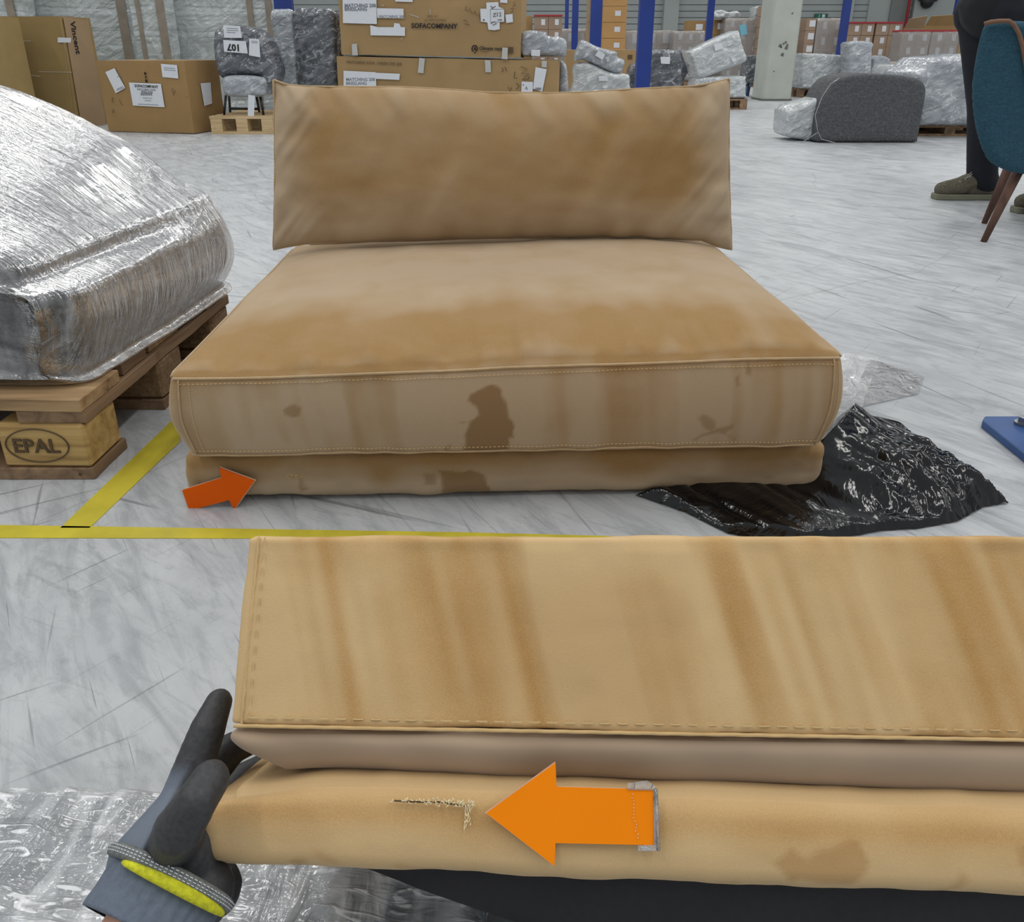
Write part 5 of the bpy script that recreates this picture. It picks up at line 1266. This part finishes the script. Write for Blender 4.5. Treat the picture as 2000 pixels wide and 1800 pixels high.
marks_px('film_edge', [[(1569, 276), (1592, 262), (1598, 258), (1605, 272), (1640, 281)], [(1597, 256), (1592, 225), (1605, 190), (1622, 164), (1640, 152)]], (0, Yf-.01, 0), (0, -1, 0), fb, .0022, M['wrap_white'], .01)

# ================================================================== PERSON and TEAL CHAIR
p1 = FZ(1836, 388); ps = empty('person', (float(p1[0]+.30), 3.95, 0), 'person in dark jacket and navy trousers standing behind the teal chair, seen to the hips', 'person')
pl_ = np.array(ps.location); ax1 = np.array((2.525, 4.02, 0))-pl_; ax2 = np.array((2.72, 3.66, 0))-pl_
hipc = np.array((-.275, -.02, .93))
def add_(v, x, y, z): return (v[0]+x, v[1]+y, v[2]+z)
kn1 = add_(ax1, -.09, -.02, .50); kn2 = add_(ax2, -.20, .10, .50); h1_ = add_(hipc, -.02, .09, 0); h2_ = add_(hipc, .02, -.09, 0)
tr_caps = [(add_(ax1, .0, 0, .11), .078, kn1, .080), (kn1, .082, h1_, .105), (add_(ax2, 0, 0, .11), .078, kn2, .080), (kn2, .082, h2_, .105), (h1_, .12, h2_, .12), (hipc, .13, add_(hipc, 0, 0, .10), .13), (add_(ax1, -.035, 0, .09), .05, add_(ax1, .03, 0, .09), .065), (add_(ax2, -.035, 0, .09), .05, add_(ax2, .03, 0, .09), .065)]
body = blob('body', [(add_(hipc, 0, 0, .05), .10, add_(hipc, 0, 0, .50), .12), (add_(hipc, 0, 0, .5), .055, add_(hipc, -.02, 0, .60), .055), (add_(hipc, -.02, 0, .67), .085, add_(hipc, -.03, 0, .73), .095), (add_(hipc, -.12, 0, .66), .015, add_(hipc, -.13, 0, .67), .015),
    (add_(hipc, -.27, -.09, .31), .032, add_(hipc, -.33, -.05, .33), .026), (add_(hipc, -.25, .09, .33), .032, add_(hipc, -.31, .05, .35), .026), (add_(hipc, 0, 0, .5), .06, add_(hipc, -.1, -.15, .4), .04), (add_(hipc, -.1, -.15, .4), .035, add_(hipc, -.27, -.09, .31), .03), (add_(hipc, 0, 0, .5), .06, add_(hipc, -.1, .15, .4), .04), (add_(hipc, -.1, .15, .4), .035, add_(hipc, -.25, .09, .33), .03)], .012, M['skin'], ps, 3)
blob('trousers', tr_caps, .012, M['trousers'], ps, 5)
jk = [(add_(hipc, 0, 0, .03), .165, add_(hipc, 0, 0, .2), .155), (add_(hipc, 0, 0, .06), .15, add_(hipc, 0, 0, .30), .15), (add_(hipc, 0, -.12, .46), .085, add_(hipc, 0, .12, .46), .085), (add_(hipc, 0, 0, .3), .15, add_(hipc, 0, 0, .44), .13),
      (add_(hipc, .0, -.19, .45), .06, add_(hipc, -.05, -.21, .20), .05), (add_(hipc, -.05, -.21, .20), .048, add_(hipc, -.26, -.10, .30), .042), (add_(hipc, .0, .19, .45), .06, add_(hipc, -.02, .22, .20), .05), (add_(hipc, -.02, .22, .20), .048, add_(hipc, -.24, .10, .32), .042)]
blob('jacket', jk, .013, M['jacket'], ps, 5)
blob('hair', [(add_(hipc, -.0, 0, .74), .09, add_(hipc, .03, 0, .70), .085)], .012, M['hair'], ps, 3)
for k_, ax_ in enumerate((ax1, ax2)):
    tl = .20 if k_ == 0 else .19
    blob('shoe', [(add_(ax_, -tl, 0, .052), .043, add_(ax_, -.11, 0, .068), .052), (add_(ax_, -.11, 0, .068), .052, add_(ax_, -.03, 0, .105), .054), (add_(ax_, -.03, 0, .095), .050, add_(ax_, .03, 0, .10), .050), (add_(ax_, .04, 0, .055), .045, add_(ax_, -.05, 0, .055), .045)], .007, M['suede'], ps, 4)
    so = B(); ol = [(-tl-.042, -.015), (-tl-.03, -.036), (-.12, -.048), (-.02, -.045), (.06, -.046), (.092, -.02), (.092, .02), (.06, .046), (-.02, .045), (-.12, .048), (-tl-.03, .036), (-tl-.042, .015)]
    ol = smooth_poly(ol, 3); so.prism([add_(ax_, x, y_, .001) for x, y_ in ol], (0, 0, .030)).obj('shoe_sole', M['sole'], ps, bevel=.004)
    lb = B()
    for i in range(4):
        xx = -.125+i*.026; zz = .108+i*.012; lb.tube([add_(ax_, xx-.01, -.038, zz-.012), add_(ax_, xx, 0, zz+.004), add_(ax_, xx+.01, .038, zz-.012)], .0028, 5)
    lb.tube([add_(ax_, -.06, -.01, .155), add_(ax_, -.10, -.045, .14), add_(ax_, -.135, -.05, .112), add_(ax_, -.09, -.04, .13), add_(ax_, -.055, -.015, .15)], .0025, 5)
    tag(lb.obj('lace', M['lace'], ps, True), kind='stuff')

tc = empty('teal_chair', (float(FZ(2050, 440)[0]), 3.25, 0), 'teal velvet shell chair with walnut legs at the right edge', 'chair'); tl_ = np.array(tc.location)
Yt = 3.05
shp = [(1909, 120), (1914, 80), (1922, 52), (1932, 45), (1950, 42), (1975, 42), (2010, 46), (2060, 50), (2100, 62), (2125, 110), (2140, 180), (2150, 250), (2140, 300), (2110, 332), (2050, 342), (1985, 338), (1950, 326), (1930, 310), (1914, 270), (1905, 215), (1904, 160)]
P = [FY(x, y, Yt) for x, y in shp]; P2 = smooth_poly([(p[0], p[2]) for p in P], 4)
Q_, D_, Fq = polygrid(P2, 60); cxm = float(np.mean([p[0] for p in P])); zlo = Q_[:, 1].min()
def shell_y(x, z): return Yt+1.1*(x-cxm)**2-.10*(z-zlo)
e_ = np.clip(D_/.03, 0, 1); pr = np.sqrt(np.clip(1-(1-e_)**2, 0, 1)); yb0 = shell_y(Q_[:, 0], Q_[:, 1])
Vf = np.stack([Q_[:, 0], yb0-.022*pr, Q_[:, 1]], 1); Vb = np.stack([Q_[:, 0], yb0+.03*pr, Q_[:, 1]], 1)
n0 = len(Vf); o = mesh_obj('backrest', np.concatenate([Vf, Vb])-tl_, Fq+[tuple(a+n0 for a in f[::-1]) for f in Fq], M['teal'], tc, True)
bm = bmesh.new(); bm.from_mesh(o.data); bmesh.ops.remove_doubles(bm, verts=bm.verts[:], dist=.0008); bmesh.ops.recalc_face_normals(bm, faces=bm.faces[:]); bm.to_mesh(o.data); bm.free()
rim = [(1922, 47), (1935, 43), (1952, 41), (1970, 41), (1980, 48), (1990, 65), (1997, 90), (2003, 125), (2008, 170), (2012, 230)]
rp_ = []
for x, y in rim:
    p = FY(x, y, Yt); yy = shell_y(p[0], p[2]); d = ray(x, y); p = np.array((0, 0, H))+d*((yy-.024)/d[1]); rp_.append(p-tl_)
B().tube([tuple(p) for p in catmull(np.array(rp_), 1)[:len(rp_)]], .008, 8).obj('piping', M['tealedge'], tc, True)
zs = float(FY(1985, 330, Yt)[2])
o = soft('seat', (.50, .46, .13), .05, (24, 24, 10), None, M['teal'], tc); o.location = (float(cxm+.46-tl_[0]), float(Yt+.26-tl_[1]), zs+.07)
t1_ = FZ(1921, 472); t2_ = FZ(1922, 436)
for (tip, top) in ((t1_, FY(1990, 330, 3.10)), (t2_, FY(1973, 322, 3.36)), (np.array((cxm+.52, 3.05, 0)), np.array((cxm+.44, 3.16, zs+.02))), (np.array((cxm+.52, 3.62, 0)), np.array((cxm+.40, 3.45, zs+.02)))):
    B().tube([np.array(tip)-tl_, np.array(top)-tl_], [.012, .022], 14).obj('leg', M['walnut'], tc, True)
